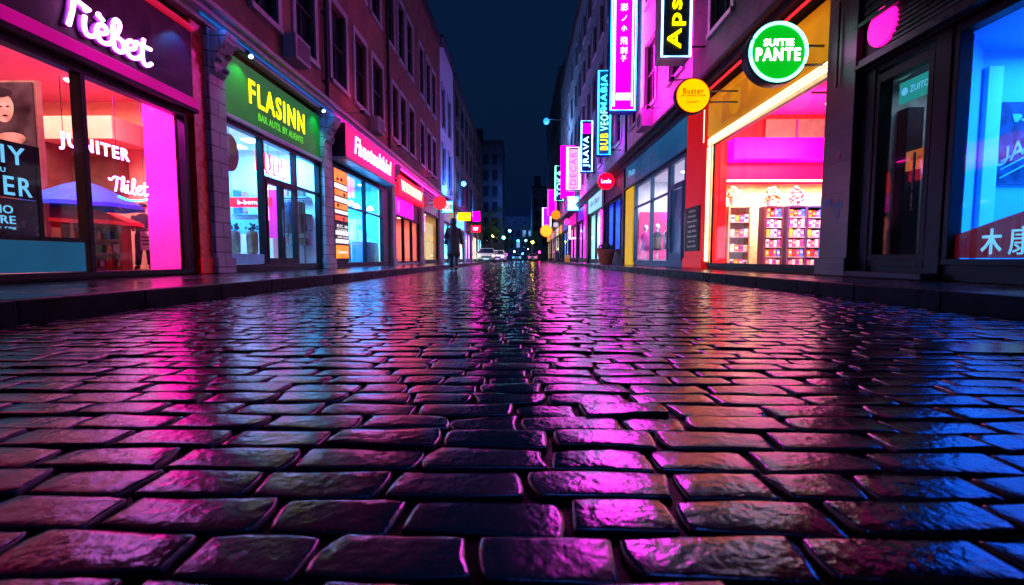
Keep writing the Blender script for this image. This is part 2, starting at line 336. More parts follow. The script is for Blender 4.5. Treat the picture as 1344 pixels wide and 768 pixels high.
me.materials.append(M['wet']); me.update(calc_edges=True); me.validate()
road = bpy.data.objects.new('cobbled_road', me); C.objects.link(road); struct(road)
g = MB().quad((-400, -60, -.06), (400, -60, -.06), (400, 1500, -.06), (-400, 1500, -.06)).build('ground', M['asphalt']); struct(g)
wetjoint = wet_stone('wet_joint_grit', (.003, .003, .004), .3, .55, .6, .9, slab=(50, 50, 0), ior=1.15)
g = MB().quad((KL, -1, -.0145), (KR, -1, -.0145), (KR, 6.0, -.0145), (KL, 6.0, -.0145)).quad((KL, 6.0, -.0105), (KR, 6.0, -.0105), (KR, 18.0, -.0105), (KL, 18.0, -.0105)).quad((KL, 18.0, -.0078), (KR, 18.0, -.0078), (KR, y3, -.0078), (KL, y3, -.0078)).build('road_bed', wetjoint); struct(g)
wetfar = wet_stone('wet_far_setts', (.006, .006, .010), .10, .3, .2, .3, slab=(.2, .1035, .012))
g = MB().quad((-4.75, y3, -.004), (KR, y3, -.004), (KR, 126, -.004), (-4.75, 126, -.004)).build('far_road', wetfar); struct(g)
def pavement(name, x0, x1, kx, y0, y1, kw=.16):
    a = MB().box(x0, x1, y0, y1, -.05, PZ-.004).build(name, M['wetslab']); struct(a)
    k = MB(); yy = y0; d = 1 if kx > x1-.01 else -1
    while yy < y1-.01:
        ye = min(yy+.98, y1); k.box(kx-d*kw, kx, yy+.004, ye-.004, -.05, PZ+random.uniform(-.002, .002)); yy = ye
    k = k.build('kerb', M['kerb'], bevel=.012); struct(k)
pavement('pavement', -5.42, KL-.16, KL, -6, 40); pavement('pavement', -5.42, -4.91, -4.75, 40, 70)
pavement('pavement', KR+.16, 4.92, KR, -6, 92)
# drain grate and puddle
pd = MB(); cxp, cyp = 2.1, 2.12
ring = [(cxp+.34*math.cos(a)*(1+.15*math.sin(3*a)), cyp+.12*math.sin(a)*(1+.12*math.cos(2*a)), .0035) for a in [2*PI*i/40 for i in range(40)]]
ring = [(min(x, KR-.01), y, z) for x, y, z in ring]
pd.add(ring, [tuple(range(40))])
pud = pd.build('puddle', mat('still_water', (.004, .006, .012), .16, bump=.3, bscale=5, rvar=.01)); struct(pud)

# ------------------------------------------------------------------ buildings
def wall_grid(mb, S, y0, y1, z0, z1, holes, w=0, rev=.16, m=0):
    ys = sorted({y0, y1, *[h[0] for h in holes], *[h[1] for h in holes]}); zs = sorted({z0, z1, *[h[2] for h in holes], *[h[3] for h in holes]})
    for a, b in zip(ys, ys[1:]):
        for c, d in zip(zs, zs[1:]):
            if any(h[0] <= a+1e-6 and b <= h[1]+1e-6 and h[2] <= c+1e-6 and d <= h[3]+1e-6 for h in holes): continue
            mb.quad(S.p(a, w, c), S.p(b, w, c), S.p(b, w, d), S.p(a, w, d), m)
    for (a, b, c, d) in holes:
        mb.quad(S.p(a, w, c), S.p(a, w, d), S.p(a, w-rev, d), S.p(a, w-rev, c), m); mb.quad(S.p(b, w, c), S.p(b, w, d), S.p(b, w-rev, d), S.p(b, w-rev, c), m)
        mb.quad(S.p(a, w, d), S.p(b, w, d), S.p(b, w-rev, d), S.p(a, w-rev, d), m); mb.quad(S.p(a, w, c), S.p(b, w, c), S.p(b, w-rev, c), S.p(a, w-rev, c), m)
def add_window(bld, S, a, b, c, d, trim, simple=False):
    f = MB(); t = .06
    f.fb(S, a, a+t, -.14, -.08, c, d); f.fb(S, b-t, b, -.14, -.08, c, d); f.fb(S, a+t, b-t, -.14, -.08, c, c+t); f.fb(S, a+t, b-t, -.14, -.08, d-t, d)
    if not simple:
        zm = c+(d-c)*.52; f.fb(S, a+t, b-t, -.13, -.07, zm-.03, zm+.03); f.fb(S, (a+b)/2-.018, (a+b)/2+.018, -.135, -.09, c+t, zm-.03)
    fo = f.build('window', M['dtrim'] if not simple else trim, bld)
    MB().quad(S.p(a, -.125, c), S.p(b, -.125, c), S.p(b, -.125, d), S.p(a, -.125, d)).build('pane', M['darkglass'], fo)
    s_ = MB().fb(S, a-.12, b+.12, -.05, .10, c-.12, c)
    if not simple: s_.fb(S, a-.16, a-.002, .003, .05, c+.002, d+.16); s_.fb(S, b+.002, b+.16, .003, .05, c+.002, d+.16); s_.fb(S, a-.002, b+.002, .003, .045, d+.002, d+.18)
    s_.build('surround', trim, fo)
def building(S, name, label, y0, y1, z0, z1, holes, wm, trim, depth=9, cornice=True, simple=False, lowwall=None):
    t = thing(name, label, 'building', (S.x(-depth/2), (y0+y1)/2, 0))
    w = MB(); wall_grid(w, S, y0, y1, z0, z1, holes)
    w.quad(S.p(y0, 0, z0), S.p(y0, 0, z1), S.p(y0, -depth, z1), S.p(y0, -depth, z0)); w.quad(S.p(y1, 0, z0), S.p(y1, 0, z1), S.p(y1, -depth, z1), S.p(y1, -depth, z0))
    w.quad(S.p(y0, -depth, 0), S.p(y1, -depth, 0), S.p(y1, -depth, z1), S.p(y0, -depth, z1)); w.quad(S.p(y0, 0, z0), S.p(y1, 0, z0), S.p(y1, -depth, z0), S.p(y0, -depth, z0))
    w.build('wall', wm, t)
    r = MB().fb(S, y0+.01, y1-.01, -depth, .25, z1, z1+.18); r.fb(S, y0+.01, y1-.01, -depth+.3, -.3, z1+.18, z1+.9); r.build('roof', M['dtrim'], t)
    for h in holes: add_window(t, S, *h, trim, simple)
    return t
f1 = [(9.65,10.65),(11.5,12.55),(13.65,14.75),(15.55,16.65),(17.35,18.6),(19.95,20.9),(21.3,22.3),(22.9,24.0),(25.4,26.4),(27.2,28.3),(28.9,30.0)]
f2 = [(13.65,14.75),(15.55,16.65),(17.35,18.4),(19.5,20.4),(21.1,22.2),(22.7,23.8),(25.4,26.4),(27.2,28.3),(28.9,30.0)]
Lb = building(LS, 'brick_building', 'long red brick terrace with tall dark sash windows above the left shops', -6, 31.9, 4.62, 14.3,
    [(a, b, 5.5, 7.7) for a, b in f1] + [(a, b, 9.2, 11.7) for a, b in f2], M['brick_red'], M['trim'])
for yy in (13.1, 19.0+.2):
    d = MB().tube([LS.p(yy, .09, 4.7), LS.p(yy, .09, 14.2)], .055, 10)
    for z in (5.2, 7, 8.8, 10.6, 12.4): d.fb(LS, yy-.09, yy+.09, 0.003, .12, z, z+.05)
    d.build('drainpipe', M['dtrim'], Lb)
c_ = MB()                                           # shop cornice, stepped
for (w1, z0, z1) in ((.16, 4.3, 4.4), (.30, 4.4, 4.5), (.40, 4.5, 4.58), (.2, 4.58, 4.66)): c_.fb(LS, -6, 31.9, -.0, w1, z0, z1)
c_.build('cornice', M['trim'], Lb, bevel=.012)
L2 = building(LS, 'rendered_building', 'narrow pale blue rendered house next along from the red brick terrace', 31.95, 38.0, 4.62, 15.0,
    [(a, b, c, d) for a, b in ((32.6,33.8),(35.2,36.6)) for c, d in ((5.6,8.2),(9.4,12.2))], M['blue_render'], M['trim'])
L3 = building(LS, 'dark_building', 'tall unlit dark building beyond the pale blue house', 38.05, 65, 4.62, 14.9,
    [(y, y+1.3, c, d) for y in (39.5, 43, 46.5, 50, 53.5, 57, 60.5) for c, d in ((5.6,7.8),(9,11.2),(12.2,13.9))], M['brick_dark'], M['dtrim'])
c_ = MB(); 
for (w1, z0, z1) in ((.2, 4.3, 4.45), (.4, 4.45, 4.62)): c_.fb(LS, 31.95, 65, 0, w1, z0, z1)
c_.build('cornice', M['dtrim'], L3)
Rb = building(RS, 'plum_brick_building', 'plum brick building with dark windows above the shops on the right', -6, 13.9, 5.1, 21.0,
    [(a, b, c, d) for a, b in ((8.6,9.8),(11.45,12.65)) for c, d in ((6.2,8.7),(10.2,12.5),(13.9,16.0))], M['brick_plum'], M['trim'])
Rb1 = building(RS, 'rendered_building', 'smooth pale rendered facade glowing magenta between the black and the magenta blade signs', 13.95, 22.4, 5.1, 21.1,
    [(a, b, c, d) for a, b in ((14.7,16.05),(17.7,19.2),(20.4,21.6)) for c, d in ((6.2,8.7),(10.2,12.5),(13.9,16.0))], mat('pink_render', (.62, .5, .56), .6, bump=.2, streak=True), M['trim'])
Rb2 = building(RS, 'purple_rendered_building', 'long rendered building washed purple by the hanging neon signs', 22.45, 60, 5.1, 21.2,
    [(y, y+1.3, c, d) for y in (23.6, 26.3, 29, 31.7, 34.4, 37.1, 39.8, 42.5, 46, 49.5, 53, 56.5) for c, d in ((6.2,8.7),(10.2,12.5),(13.9,16.0),(17.4,19.4))], M['render_'], M['trim'])
Rb3 = building(RS, 'far_dark_building', 'dark far building past the end of the neon signs', 60.05, 92, 5.1, 24.0,
    [(y, y+1.5, c, d) for y in (62, 66, 70, 74, 78, 82, 86) for c, d in ((6.2,8.7),(10.2,12.5),(13.9,16.0),(18,20.4))], M['brick_dark'], M['dtrim'], simple=True)
for b_, y0, y1 in ((Rb, 6.95, 13.9), (Rb1, 13.95, 22.4), (Rb2, 22.45, 60), (Rb3, 60.05, 92)):
    c_ = MB()
    for (w1, z0, z1) in ((.16, 4.62, 4.74), (.30, 4.74, 4.88), (.42, 4.88, 4.98), (.2, 4.98, 5.1)): c_.fb(RS, y0, y1, 0, w1, z0, z1)
    c_.build('cornice', M['dtrim'], b_, bevel=.012)
d = MB().tube([RS.p(22.1, .09, 5.15), RS.p(22.1, .09, 20.8)], .06, 10); d.build('drainpipe', M['dtrim'], Rb1)

def pier(S, y0, y1, z1, m, label, w=.1, corbel=False, cap=True, name='pilaster'):
    t = thing(name, label, 'pilaster', (S.x(w/2), (y0+y1)/2, PZ))
    b = MB().fb(S, y0, y1, -.35, w, PZ+.003, z1); b.build('shaft', m, t, bevel=.008)
    MB().fb(S, y0-.03, y1+.03, -.3, w+.05, PZ+.003, .42).build('plinth', m, t, bevel=.01)
    if corbel:
        k = MB(); prof = [(w, z1-.75), (w+.08, z1-.7), (w+.06, z1-.55), (w+.15, z1-.35), (w+.26, z1-.2), (w+.28, z1-.03), (w, z1-.03)]
        k.prism(prof, lambda p: S.p(y0+.06, p[0], p[1]), lambda p: S.p(y1-.06, p[0], p[1]))
        for i in range(5):
            k.ball(S.p((y0+y1)/2+(-.1 if i % 2 else .1), w+.1+.03*i, z1-.62+.12*i), .055, 8, 6)
        k.build('scroll_bracket', m, t, smooth=False)
    return t

# ------------------------------------------------------------------ generic shopfront
def shopfront(S, label, y0, y1, ztop, panes, sill=.3, depth=3, ceil=None, wall=None, fm=None, light=None, riser=None, floor_z=.155, room=True, glassm=None, power=80, bars=(), fixtures=3, fixm=None, zr=None, endm=None, lname='ceiling_lamp'):
    t = thing('shopfront', label, 'shopfront', (S.x(0), (y0+y1)/2, PZ))
    fm = fm or M['frame']; ceil = ceil or ztop+.25
    f = MB(); T = .07
    f.fb(S, y0, y1, -.12, .02, ztop, ztop+T*1.3)          # head
    f.fb(S, y0, y1, -.10, .04, sill-T, sill)               # sill bar
    ed = sorted({y0, y1, *[p[0] for p in panes], *[p[1] for p in panes]})
    for e_ in ed:
        a, b = (e_, e_+T) if e_ == ed[0] else ((e_-T, e_) if e_ == ed[-1] else (e_-T/2, e_+T/2))
        f.fb(S, a, b, -.11, .03, sill, ztop)
    for (a, b, z) in bars: f.fb(S, a+T/2, b-T/2, -.10, .02, z-.03, z+.03)
    f.build('window_frame', fm, t, bevel=.006)
    for (a, b) in panes:
        MB().quad(S.p(a, -.04, sill), S.p(b, -.04, sill), S.p(b, -.04, ztop), S.p(a, -.04, ztop)).build('window_pane', glassm or M['glass'], t)
    if sill-T > PZ+.02: MB().fb(S, y0, y1, -.14, .0, PZ+.003, sill-T).build('stall_riser', riser or fm, t)
    if room:
        wm = wall or M['white']; x1 = -depth
        MB().quad(S.p(y0, -.15, floor_z), S.p(y1, -.15, floor_z), S.p(y1, x1, floor_z), S.p(y0, x1, floor_z)).build('shop_floor', M['floor'], t)
        MB().quad(S.p(y0, x1, floor_z), S.p(y1, x1, floor_z), S.p(y1, x1, ceil), S.p(y0, x1, ceil)).build('back_wall', wm, t)
        MB().quad(S.p(y1, -.15, floor_z), S.p(y1, x1, floor_z), S.p(y1, x1, ceil), S.p(y1, -.15, ceil)).build('end_wall', endm or wm, t)
        MB().quad(S.p(y0, -.15, floor_z), S.p(y0, x1, floor_z), S.p(y0, x1, ceil), S.p(y0, -.15, ceil)).build('end_wall', wm, t)
        MB().quad(S.p(y0, -.15, ceil), S.p(y1, -.15, ceil), S.p(y1, x1, ceil), S.p(y0, x1, ceil)).build('shop_ceiling', wm, t)
        if ceil > ztop+.1: MB().quad(S.p(y0, -.13, ztop+.09), S.p(y1, -.13, ztop+.09), S.p(y1, -.13, ceil), S.p(y0, -.13, ceil)).build('bulkhead', fm, t)
        for i in range(fixtures):
            yy = y0+(y1-y0)*(i+.5)/fixtures
            MB().lathe([(.001, -.03), (.10, -.03), (.12, -.004), (.12, -.001)], (S.x(-min(1.3, depth*.4)), yy, ceil), 16).build('downlight', fixm or M['e_fixture'], t)
        if light: lamp_area(lname, (S.x(-depth/2), (y0+y1)/2, ceil-.12), (depth)*.7, power, light, sy=(y1-y0)*.7)
    return t
def fascia(S, name, label, y0, y1, z0, z1, w0, w1, m, fm=None, cat='shop sign', group=None):
    t = thing(name, label, cat, (S.x(w0), (y0+y1)/2, z0), group)
    MB().fb(S, y0, y1, w0, w1, z0, z1).build('board', m, t, bevel=.01)
    if fm:
        MB().fb(S, y0-.02, y1+.02, w0, w1+.05, z1, z1+.06).fb(S, y0-.02, y1+.02, w0, w1+.05, z0-.06, z0).build('moulding', fm, t, bevel=.008)
    return t
def stext(S, t, body, yc, w, zc, wd, h, m, **k):
    return lettering(t, body, S.p(yc, w, zc), RIGHTV[S], UP, wd, h, m, **k)

# ================================================================== LEFT: corner shop with script sign
t = shopfront(LS, 'wide peach-lit shop window with black frame and blue lower panel, leftmost shop', 2.2, 7.62, 2.66, [(2.2, 5.81), (5.81, 7.62)], sill=.24, room=False)
P = lambda x, y, z: Vector((x, y, z))
def wq(name, a, b, z0, z1, m, par): return MB().quad(P(a[0], a[1], z0), P(b[0], b[1], z0), P(b[0], b[1], z1), P(a[0], a[1], z1)).build(name, m, par)
MB().add([P(-5.5, 2.2, .155), P(-5.5, 7.5, .155), P(-6.0, 7.5, .155), P(-9.0, 11.6, .155), P(-16, 11.6, .155), P(-16, 2.2, .155)], [(0,1,2,3,4,5)]).build('shop_floor', M['floor'], t)
MB().add([P(-5.5, 2.2, 4.2), P(-5.5, 7.5, 4.2), P(-6.0, 7.5, 4.2), P(-9.0, 11.6, 4.2), P(-16, 11.6, 4.2), P(-16, 2.2, 4.2)], [(0,1,2,3,4,5)]).build('shop_ceiling', mat('rose_ceiling', (.85, .17, .38), .7, var=.06), t)
wq('pink_wall', (-5.5, 7.5), (-6.0, 7.5), .155, 4.2, M['pinkwall'], t)
wq('side_wall', (-6.0, 7.5), (-9.0, 11.6), .155, 4.2, M['pinkwall'], t)
wq('end_wall', (-9.0, 11.5), (-16, 11.5), .155, 4.2, M['peach'], t); wq('back_wall', (-16, 2.2), (-16, 11.6), .155, 4.2, M['peach'], t); wq('end_wall', (-5.5, 2.2), (-16, 2.2), .155, 4.2, M['peach'], t)
MB().quad(LS.p(2.2, -.13, 2.75), LS.p(7.6, -.13, 2.75), LS.p(7.6, -.13, 4.2), LS.p(2.2, -.13, 4.2)).build('bulkhead', M['frame'], t)
MB().box(-15, -9.02, 10.4, 11.49, 3.05, 3.55).build('soffit_box', M['peach'], t, bevel=.01)
k = MB().box(-15, -9.6, 11.2, 11.48, 2.0, 2.85).box(-10.9, -10.75, 10.6, 11.2, .16, 3.05); k.build('wall_recess', M['brown'], t)
wq('column', (-10.75, 10.6), (-10.9, 10.6), .155, 3.05, M['peach'], t)
lp = MB().fb(LS, 2.2, 5.72, -.03, .012, .25, .60); lp.build('lower_panel', emat('blue_panel_added_glow', (.005, .13, .26), .5, base=.5), t)  # faint blue emission added to the panel, which is no lamp
MB().fb(LS, 2.2, 5.72, -.10, .035, .602, .65).build('panel_rail', M['frame'], t)
for (x, y) in ((-8.2, 7.6), (-9.0, 9.2), (-10.2, 8.6), (-7.6, 5.6), (-9.6, 10.1), (-6.9, 6.6)):
    MB().lathe([(.001, -.03), (.09, -.03), (.11, -.004), (.11, -.001)], (x, y, 4.2), 16).build('downlight', M['e_fixture'], t)
lamp_area('shop_ceiling_lamp', (-9.5, 7.2, 4.05), 4.5, 700, (1, .58, .56), sy=6)
lamp_spot('pink_wall_fill', (-5.8, 6.3, 2.9), (-5.9, 7.5, 1.2), 800, (1, .02, .6), 120)  # added light to brighten the pink wall, no fixture
lamp_spot('pink_wall_fill', (-8.6, 9.2, 3.9), (-8.5, 10.9, 1.0), 260, (1, .25, .5), 75)  # added light on the wall behind the shop worker, no fixture
# leaning partition with a dark photo poster
pt = thing('poster_partition', 'dark portrait poster on a partition, top left inside the peach shop', 'poster', (-9.9, 8.5, .155))
MB().box(-11.2, -8.72, 8.5, 8.6, .16, 3.6).build('partition', M['brown'], pt)
MB().box(-11.1, -8.76, 8.46, 8.497, 2.25, 3.55).build('poster_sheet', mat('poster_dark_print', (.035, .018, .022), .4, var=.9, scale=3), pt)
pf = M['skin_print'] = mat('poster_skin_print', (.42, .22, .17), .5, var=.5, scale=5)
def blob(mb, cx, cz, rx, rz, y, wob, n=28): mb.add([(cx+rx*math.cos(2*PI*i/n)*(1+wob*math.sin(3*i*2*PI/n+1)), y, cz+rz*math.sin(2*PI*i/n)*(1+wob*math.cos(2*2*PI*i/n))) for i in range(n)], [tuple(range(n))])
b = MB(); blob(b, -9.28, 3.1, .17, .26, 8.456, .05); blob(b, -9.2, 2.55, .25, .14, 8.456, .12); b.build('printed_figure', pf, pt)
b = MB()
for dx in (-.07, .06): blob(b, -9.27+dx, 3.13, .035, .014, 8.453, 0)
blob(b, -9.27, 2.97, .05, .016, 8.453, 0); blob(b, -9.33, 3.37, .2, .09, 8.453, .1); b.build('printed_shadow', mat('poster_black_print', (.01, .006, .008), .5), pt)
# black lettered board in the window
bt = thing('window_board', 'black window board lettered ININIY LIVIA BELTER in pale blue', 'sign', (-5.5, 4.8, 1.0))
Y0, Y1 = 3.9, 5.28
MB().fb(LS, Y0, Y1, -.115, -.085, 1.06, 1.66).build('board', M['black'], bt)
stext(LS, bt, 'ININIY', 4.72, -.084, 1.515, .9, .19, M['e_text'], bold=.03, depth=.008)
stext(LS, bt, 'LIVIA U', 4.83, -.084, 1.345, .26, .05, M['e_text'], bold=.01, depth=.006)
stext(LS, bt, 'BELTER', 4.76, -.084, 1.185, .92, .2, M['e_text'], bold=.03, depth=.008)
bt = thing('window_poster', 'dark see-through window poster lettered TUNIO ALALRE under the black board', 'sign', (-5.5, 4.8, .65))
MB().fb(LS, 3.9, 5.28, -.11, -.09, .655, 1.05).build('sheet', mat('dark_film', (.012, .016, .035), .2), bt)
MB().fb(LS, 5.284, 5.33, -.12, -.08, .655, 1.66).build('edge_post', M['black'], bt)
stext(LS, bt, 'TUNIO', 4.8, -.088, .93, .42, .085, M['e_text'], bold=.015, depth=.006)
stext(LS, bt, 'ALALRE', 4.78, -.088, .82, .5, .085, M['e_text'], bold=.015, depth=.006)
stext(LS, bt, 'linnoriaat rag', 4.78, -.088, .735, .5, .035, M['e_text'], bold=.004, depth=.006)
# neon words hanging in the window
def strokes_to(mb, S, strokes, w, r, squash=1, n=8):
    for st in strokes:
        mb.tube([S.p(y, w, z) for y, z in st], r, n)
def smooth(pts, k=6):
    out = []; P_ = [pts[0]]+list(pts)+[pts[-1]]
    for i in range(1, len(P_)-2):
        for j in range(k):
            u = j/k; a, b, c, d = P_[i-1], P_[i], P_[i+1], P_[i+2]
            out.append(tuple(.5*((2*b[q])+(-a[q]+c[q])*u+(2*a[q]-5*b[q]+4*c[q]-d[q])*u*u+(-a[q]+3*b[q]-3*c[q]+d[q])*u**3) for q in (0, 1)))
    out.append(tuple(pts[-1])); return out
nt_ = thing('neon_word', 'white neon word JUNITER hanging behind the window mullion', 'neon sign', (-5.62, 6.2, 1.7))
stext(LS, nt_, 'JUNITER', 6.2, -.2, 1.84, 1.02, .22, M['e_white'], bold=.05, depth=.012)
MB().tube([LS.p(5.75, -.2, 1.88), LS.p(5.75, -.2, 2.62)], .004, 5).tube([LS.p(6.5, -.2, 1.88), LS.p(6.5, -.2, 2.62)], .004, 5).build('hanging_wire', M['metal'], nt_)
# script letter strokes, drawn on a unit box (u along the street, v up)
def script(word):
    G = {'T': [[(-.22,.86),(-.16,.74),(-.05,.80),(.12,1.0),(.42,.96),(.62,.90)], [(.28,.95),(.22,.5),(.13,.03)]],
         'i': [[(.0,.62),(-.03,.3),(.02,.05),(.14,.06),(.24,.2)], [(.03,.84),(.035,.85)]],
         'e': [[(.0,.3),(.17,.38),(.24,.54),(.14,.66),(.02,.52),(-.02,.28),(.07,.06),(.24,.08),(.36,.24)]],
         'g': [[(.05,.93),(.16,.8)]],
         'b': [[(.0,.3),(.16,.7),(.22,1.02),(.13,1.12),(.05,.9),(.03,.4),(.05,.08),(.2,.02),(.3,.2),(.26,.46),(.12,.5)]],
         't': [[(.14,1.0),(.08,.5),(.09,.12),(.2,.03),(.34,.2)], [(-.08,.7),(.34,.74)]],
         'h': [[(.0,.2),(.18,.75),(.2,1.05),(.12,1.08),(.07,.7),(.03,.05)], [(.05,.3),(.16,.55),(.24,.45),(.22,.1),(.3,.05),(.38,.2)]]}
    adv = {'T': .50, 'i': .27, 'e': .36, 'b': .38, 't': .4, 'h': .42}
    x = 0; out = []
    for ch in word:
        acc = ch == 'E'; c2 = 'e' if acc else ch
        out += [[(x+a, b) for a, b in s] for s in G[c2]]
        if acc: out += [[(x+a, b) for a, b in s] for s in G['g']]
        x += adv[c2]
    return out, x
def script_sign(S, name, label, word, y0, z0, wd, hd, w, r, m, halo=None, slope=0):
    t = thing(name, label, 'neon sign', (S.x(w), y0+wd/2, z0))
    st, L_ = script(word); core = MB(); hal = MB()
    for s in st:
        q = smooth(s) if len(s) > 2 else s
        q = [(y0+u/L_*wd, z0+v*hd+slope*(u/L_*wd)) for u, v in q]
        core.tube([S.p(y, w, z) for y, z in q], r, 10)
        if len(q) <= 2:
            for (y, z) in q[:1]: core.ball(S.p(y, w, z), r*1.25)
        if halo:
            hal.tube([S.p(y, w-.05, z-.006) for y, z in q], r*1.35, 10)
    core.build('tube_lettering', m, t, smooth=True)
    if halo: hal.build('letter_backing', halo, t, smooth=True)
    return t
t = script_sign(LS, 'neon_word', 'white neon word Thibet hanging low in the peach shop window', 'Thibet', 6.42, 1.33, .62, .2, -.2, .011, M['e_white'])
q = smooth([(6.5, 1.27), (6.65, 1.24), (6.85, 1.25), (7.0, 1.29)]); MB().tube([LS.p(y, -.2, z) for y, z in q], .012, 8).build('underline', M['e_cyan'], t)
MB().tube([LS.p(6.5, -.2, 1.55), LS.p(6.5, -.2, 2.62)], .003, 5).tube([LS.p(6.95, -.2, 1.55), LS.p(6.95, -.2, 2.62)], .003, 5).build('hanging_wire', M['metal'], t)
# fascia
t = fascia(LS, 'sign_board', 'deep purple fascia board with magenta trim above the peach shop', 2.0, 7.72, 2.98, 4.05, -.02, .08, M['purple'], cat='sign board')
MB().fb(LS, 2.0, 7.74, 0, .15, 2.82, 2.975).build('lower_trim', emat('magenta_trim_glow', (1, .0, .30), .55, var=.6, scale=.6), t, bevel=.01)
MB().fb(LS, 2.0, 7.74, .02, .15, 2.76, 2.818).build('trim_shadow_board', M['black'], t)
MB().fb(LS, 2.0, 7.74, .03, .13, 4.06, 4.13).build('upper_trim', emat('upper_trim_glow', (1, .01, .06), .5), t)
script_sign(LS, 'script_sign', 'large white neon script reading Tièbet on the purple fascia', 'TiEbet', 5.46, 3.09, 1.34, .355, .16, .024, M['e_white'], halo=mat('violet_letter_side', (.35, .12, .6), .4))
for i, yy in enumerate((5.7, 6.1, 6.5)): pass
lamp_point('letter_glow', LS.p(6.1, .28, 3.35), 4, (1, .06, .5), .3)
lamp_spot('blue_fascia_spot', LS.p(7.5, .35, 4.0), LS.p(7.35, .05, 3.4), 40, (.05, .25, 1), 80)
pier(LS, 7.74, 8.02, 4.28, M['redpaint'], 'red painted pier beside the peach shop', w=.06)
pier(LS, 8.04, 8.48, 4.28, M['stonebrick'], 'blue-grey block pilaster with scroll bracket left of the green shop sign', w=.14, corbel=True)
lamp_area('red_pier_neon', LS.p(7.88, .5, 2.4), .3, 6, (1, .05, .12), rot=(0, -PI/2, 0), sy=2.5)

# interior of the peach shop
def parasol(name, label, c, r, zt, ze, m):
    t = thing(name, label, 'parasol', (c[0], c[1], .16)); k = 8
    cv = MB(); n = k*3; rows = []
    for j, f in enumerate((0.02, .3, .65, 1.0)):
        rows.append([(c[0]+r*f*math.cos(2*PI*i/n)*(1-.05*(1-abs(math.cos(PI*i/3)))*f), c[1]+r*f*math.sin(2*PI*i/n), zt-(zt-ze)*f**1.25 + .02*math.sin(PI*(i % 3)/3)*f) for i in range(n)])
    vs = [p for rr in rows for p in rr]; fs = [(j*n+i, j*n+(i+1) % n, (j+1)*n+(i+1) % n, (j+1)*n+i) for j in range(3) for i in range(n)]
    lo = [(x, y, z-.07) for x, y, z in rows[-1]]; vs += lo; fs += [(3*n+i, 3*n+(i+1) % n, 4*n+(i+1) % n, 4*n+i) for i in range(n)]
    cv.add(vs, fs); cv.build('canopy', m, t)
    MB().tube([(c[0], c[1], .16), (c[0], c[1], zt+.08)], .022, 8).build('pole', M['lwood'], t); MB().lathe([(.25, 0), (.25, .05), (.05, .09)], (c[0], c[1], .16), 16).build('base', M['plastic'], t)
    rb = MB()
    for i in range(k): a = 2*PI*i/k; rb.tube([(c[0], c[1], zt-.05), (c[0]+r*.95*math.cos(a), c[1]+r*.95*math.sin(a), ze+.0)], .008, 5)
    rb.build('rib', M['lwood'], t)
parasol('parasol', 'blue parasol open inside the peach shop', (-8.2, 8.75), .9, 1.87, 1.40, M['blueumb'])
parasol('parasol', 'red parasol open below the blue one in the peach shop', (-9.3, 9.6), 1.2, 1.62, 1.15, M['redumb'])
sh = thing('display_shelf', 'low wooden display shelf with small goods inside the peach shop', 'shelf', (-9.3, 10.3, .16))
MB().box(-10.2, -8.85, 10.28, 10.55, .16, .22).box(-10.2, -8.85, 10.28, 10.55, 1.12, 1.17).box(-10.2, -10.14, 10.28, 10.55, .22, 1.12).box(-8.91, -8.85, 10.28, 10.55, .22, 1.12).build('carcass', M['wood'], sh)
MB().box(-10.14, -8.91, 10.53, 10.55, .22, 1.12).build('back_panel', M['brown'], sh)
for z in (.5, .8): MB().box(-10.13, -8.92, 10.28, 10.52, z, z+.035).build('shelf_board', M['wood'], sh)
goods = [('blue', (.03, .10, .4)), ('cream', (.7, .55, .4)), ('red', (.6, .04, .06)), ('white', (.7, .7, .7)), ('amber', (.6, .25, .03)), ('green', (.06, .3, .1))]
for zi, z in enumerate((.222, .537, .837, 1.172)):
    for i in range(6):
        x = -10.02+i*.2+random.uniform(-.02, .02); nm, cc = goods[(i*5+zi*2) % 6]; hh = random.uniform(.13, .22)
        b = MB()
        if (i+zi) % 2: b.lathe([(.045, 0), (.048, .02), (.048, hh*.6), (.02, hh*.8), (.02, hh)], (x, 10.38, z), 10)
        else: b.box(x-.06, x+.06, 10.33, 10.44, z, z+hh)
        tag(b.build('jar' if (i+zi) % 2 else 'gift_box', mat('goods_'+nm, cc, .35), bevel=.006), '%s %s, number %s from the left on the %s tier of the wooden shelf' % (nm, 'jar' if (i+zi) % 2 else 'box', ['one', 'two', 'three', 'four', 'five', 'six'][i], ['bottom', 'second', 'third', 'top'][zi]), 'shop goods', 'goods on the wooden display shelf')

# ------------------------------------------------------------------ people
def skin_mesh(name, nodes, edges, m, parent, loc, lvl=1, rotz=0):
    me = bpy.data.meshes.new(name); me.from_pydata([n[:3] for n in nodes], edges, [])
    o = bpy.data.objects.new(name, me); C.objects.link(o)
    s = o.modifiers.new('skin', 'SKIN'); s.use_smooth_shade = True
    for i, v in enumerate(me.skin_vertices[0].data):
        r = nodes[i][3]; v.radius = (r, r) if not isinstance(r, tuple) else r; v.use_root = (i == 0)
    o.modifiers.new('sub', 'SUBSURF').levels = lvl; o.modifiers['sub'].render_levels = lvl
    bpy.context.view_layer.update()
    m2 = bpy.data.meshes.new_from_object(o.evaluated_get(bpy.context.evaluated_depsgraph_get())); m2.materials.clear(); m2.materials.append(m)
    m2.polygons.foreach_set('use_smooth', [True]*len(m2.polygons))
    bpy.data.objects.remove(o); bpy.data.meshes.remove(me)
    q = bpy.data.objects.new(name, m2); C.objects.link(q); q.parent = parent
    return q
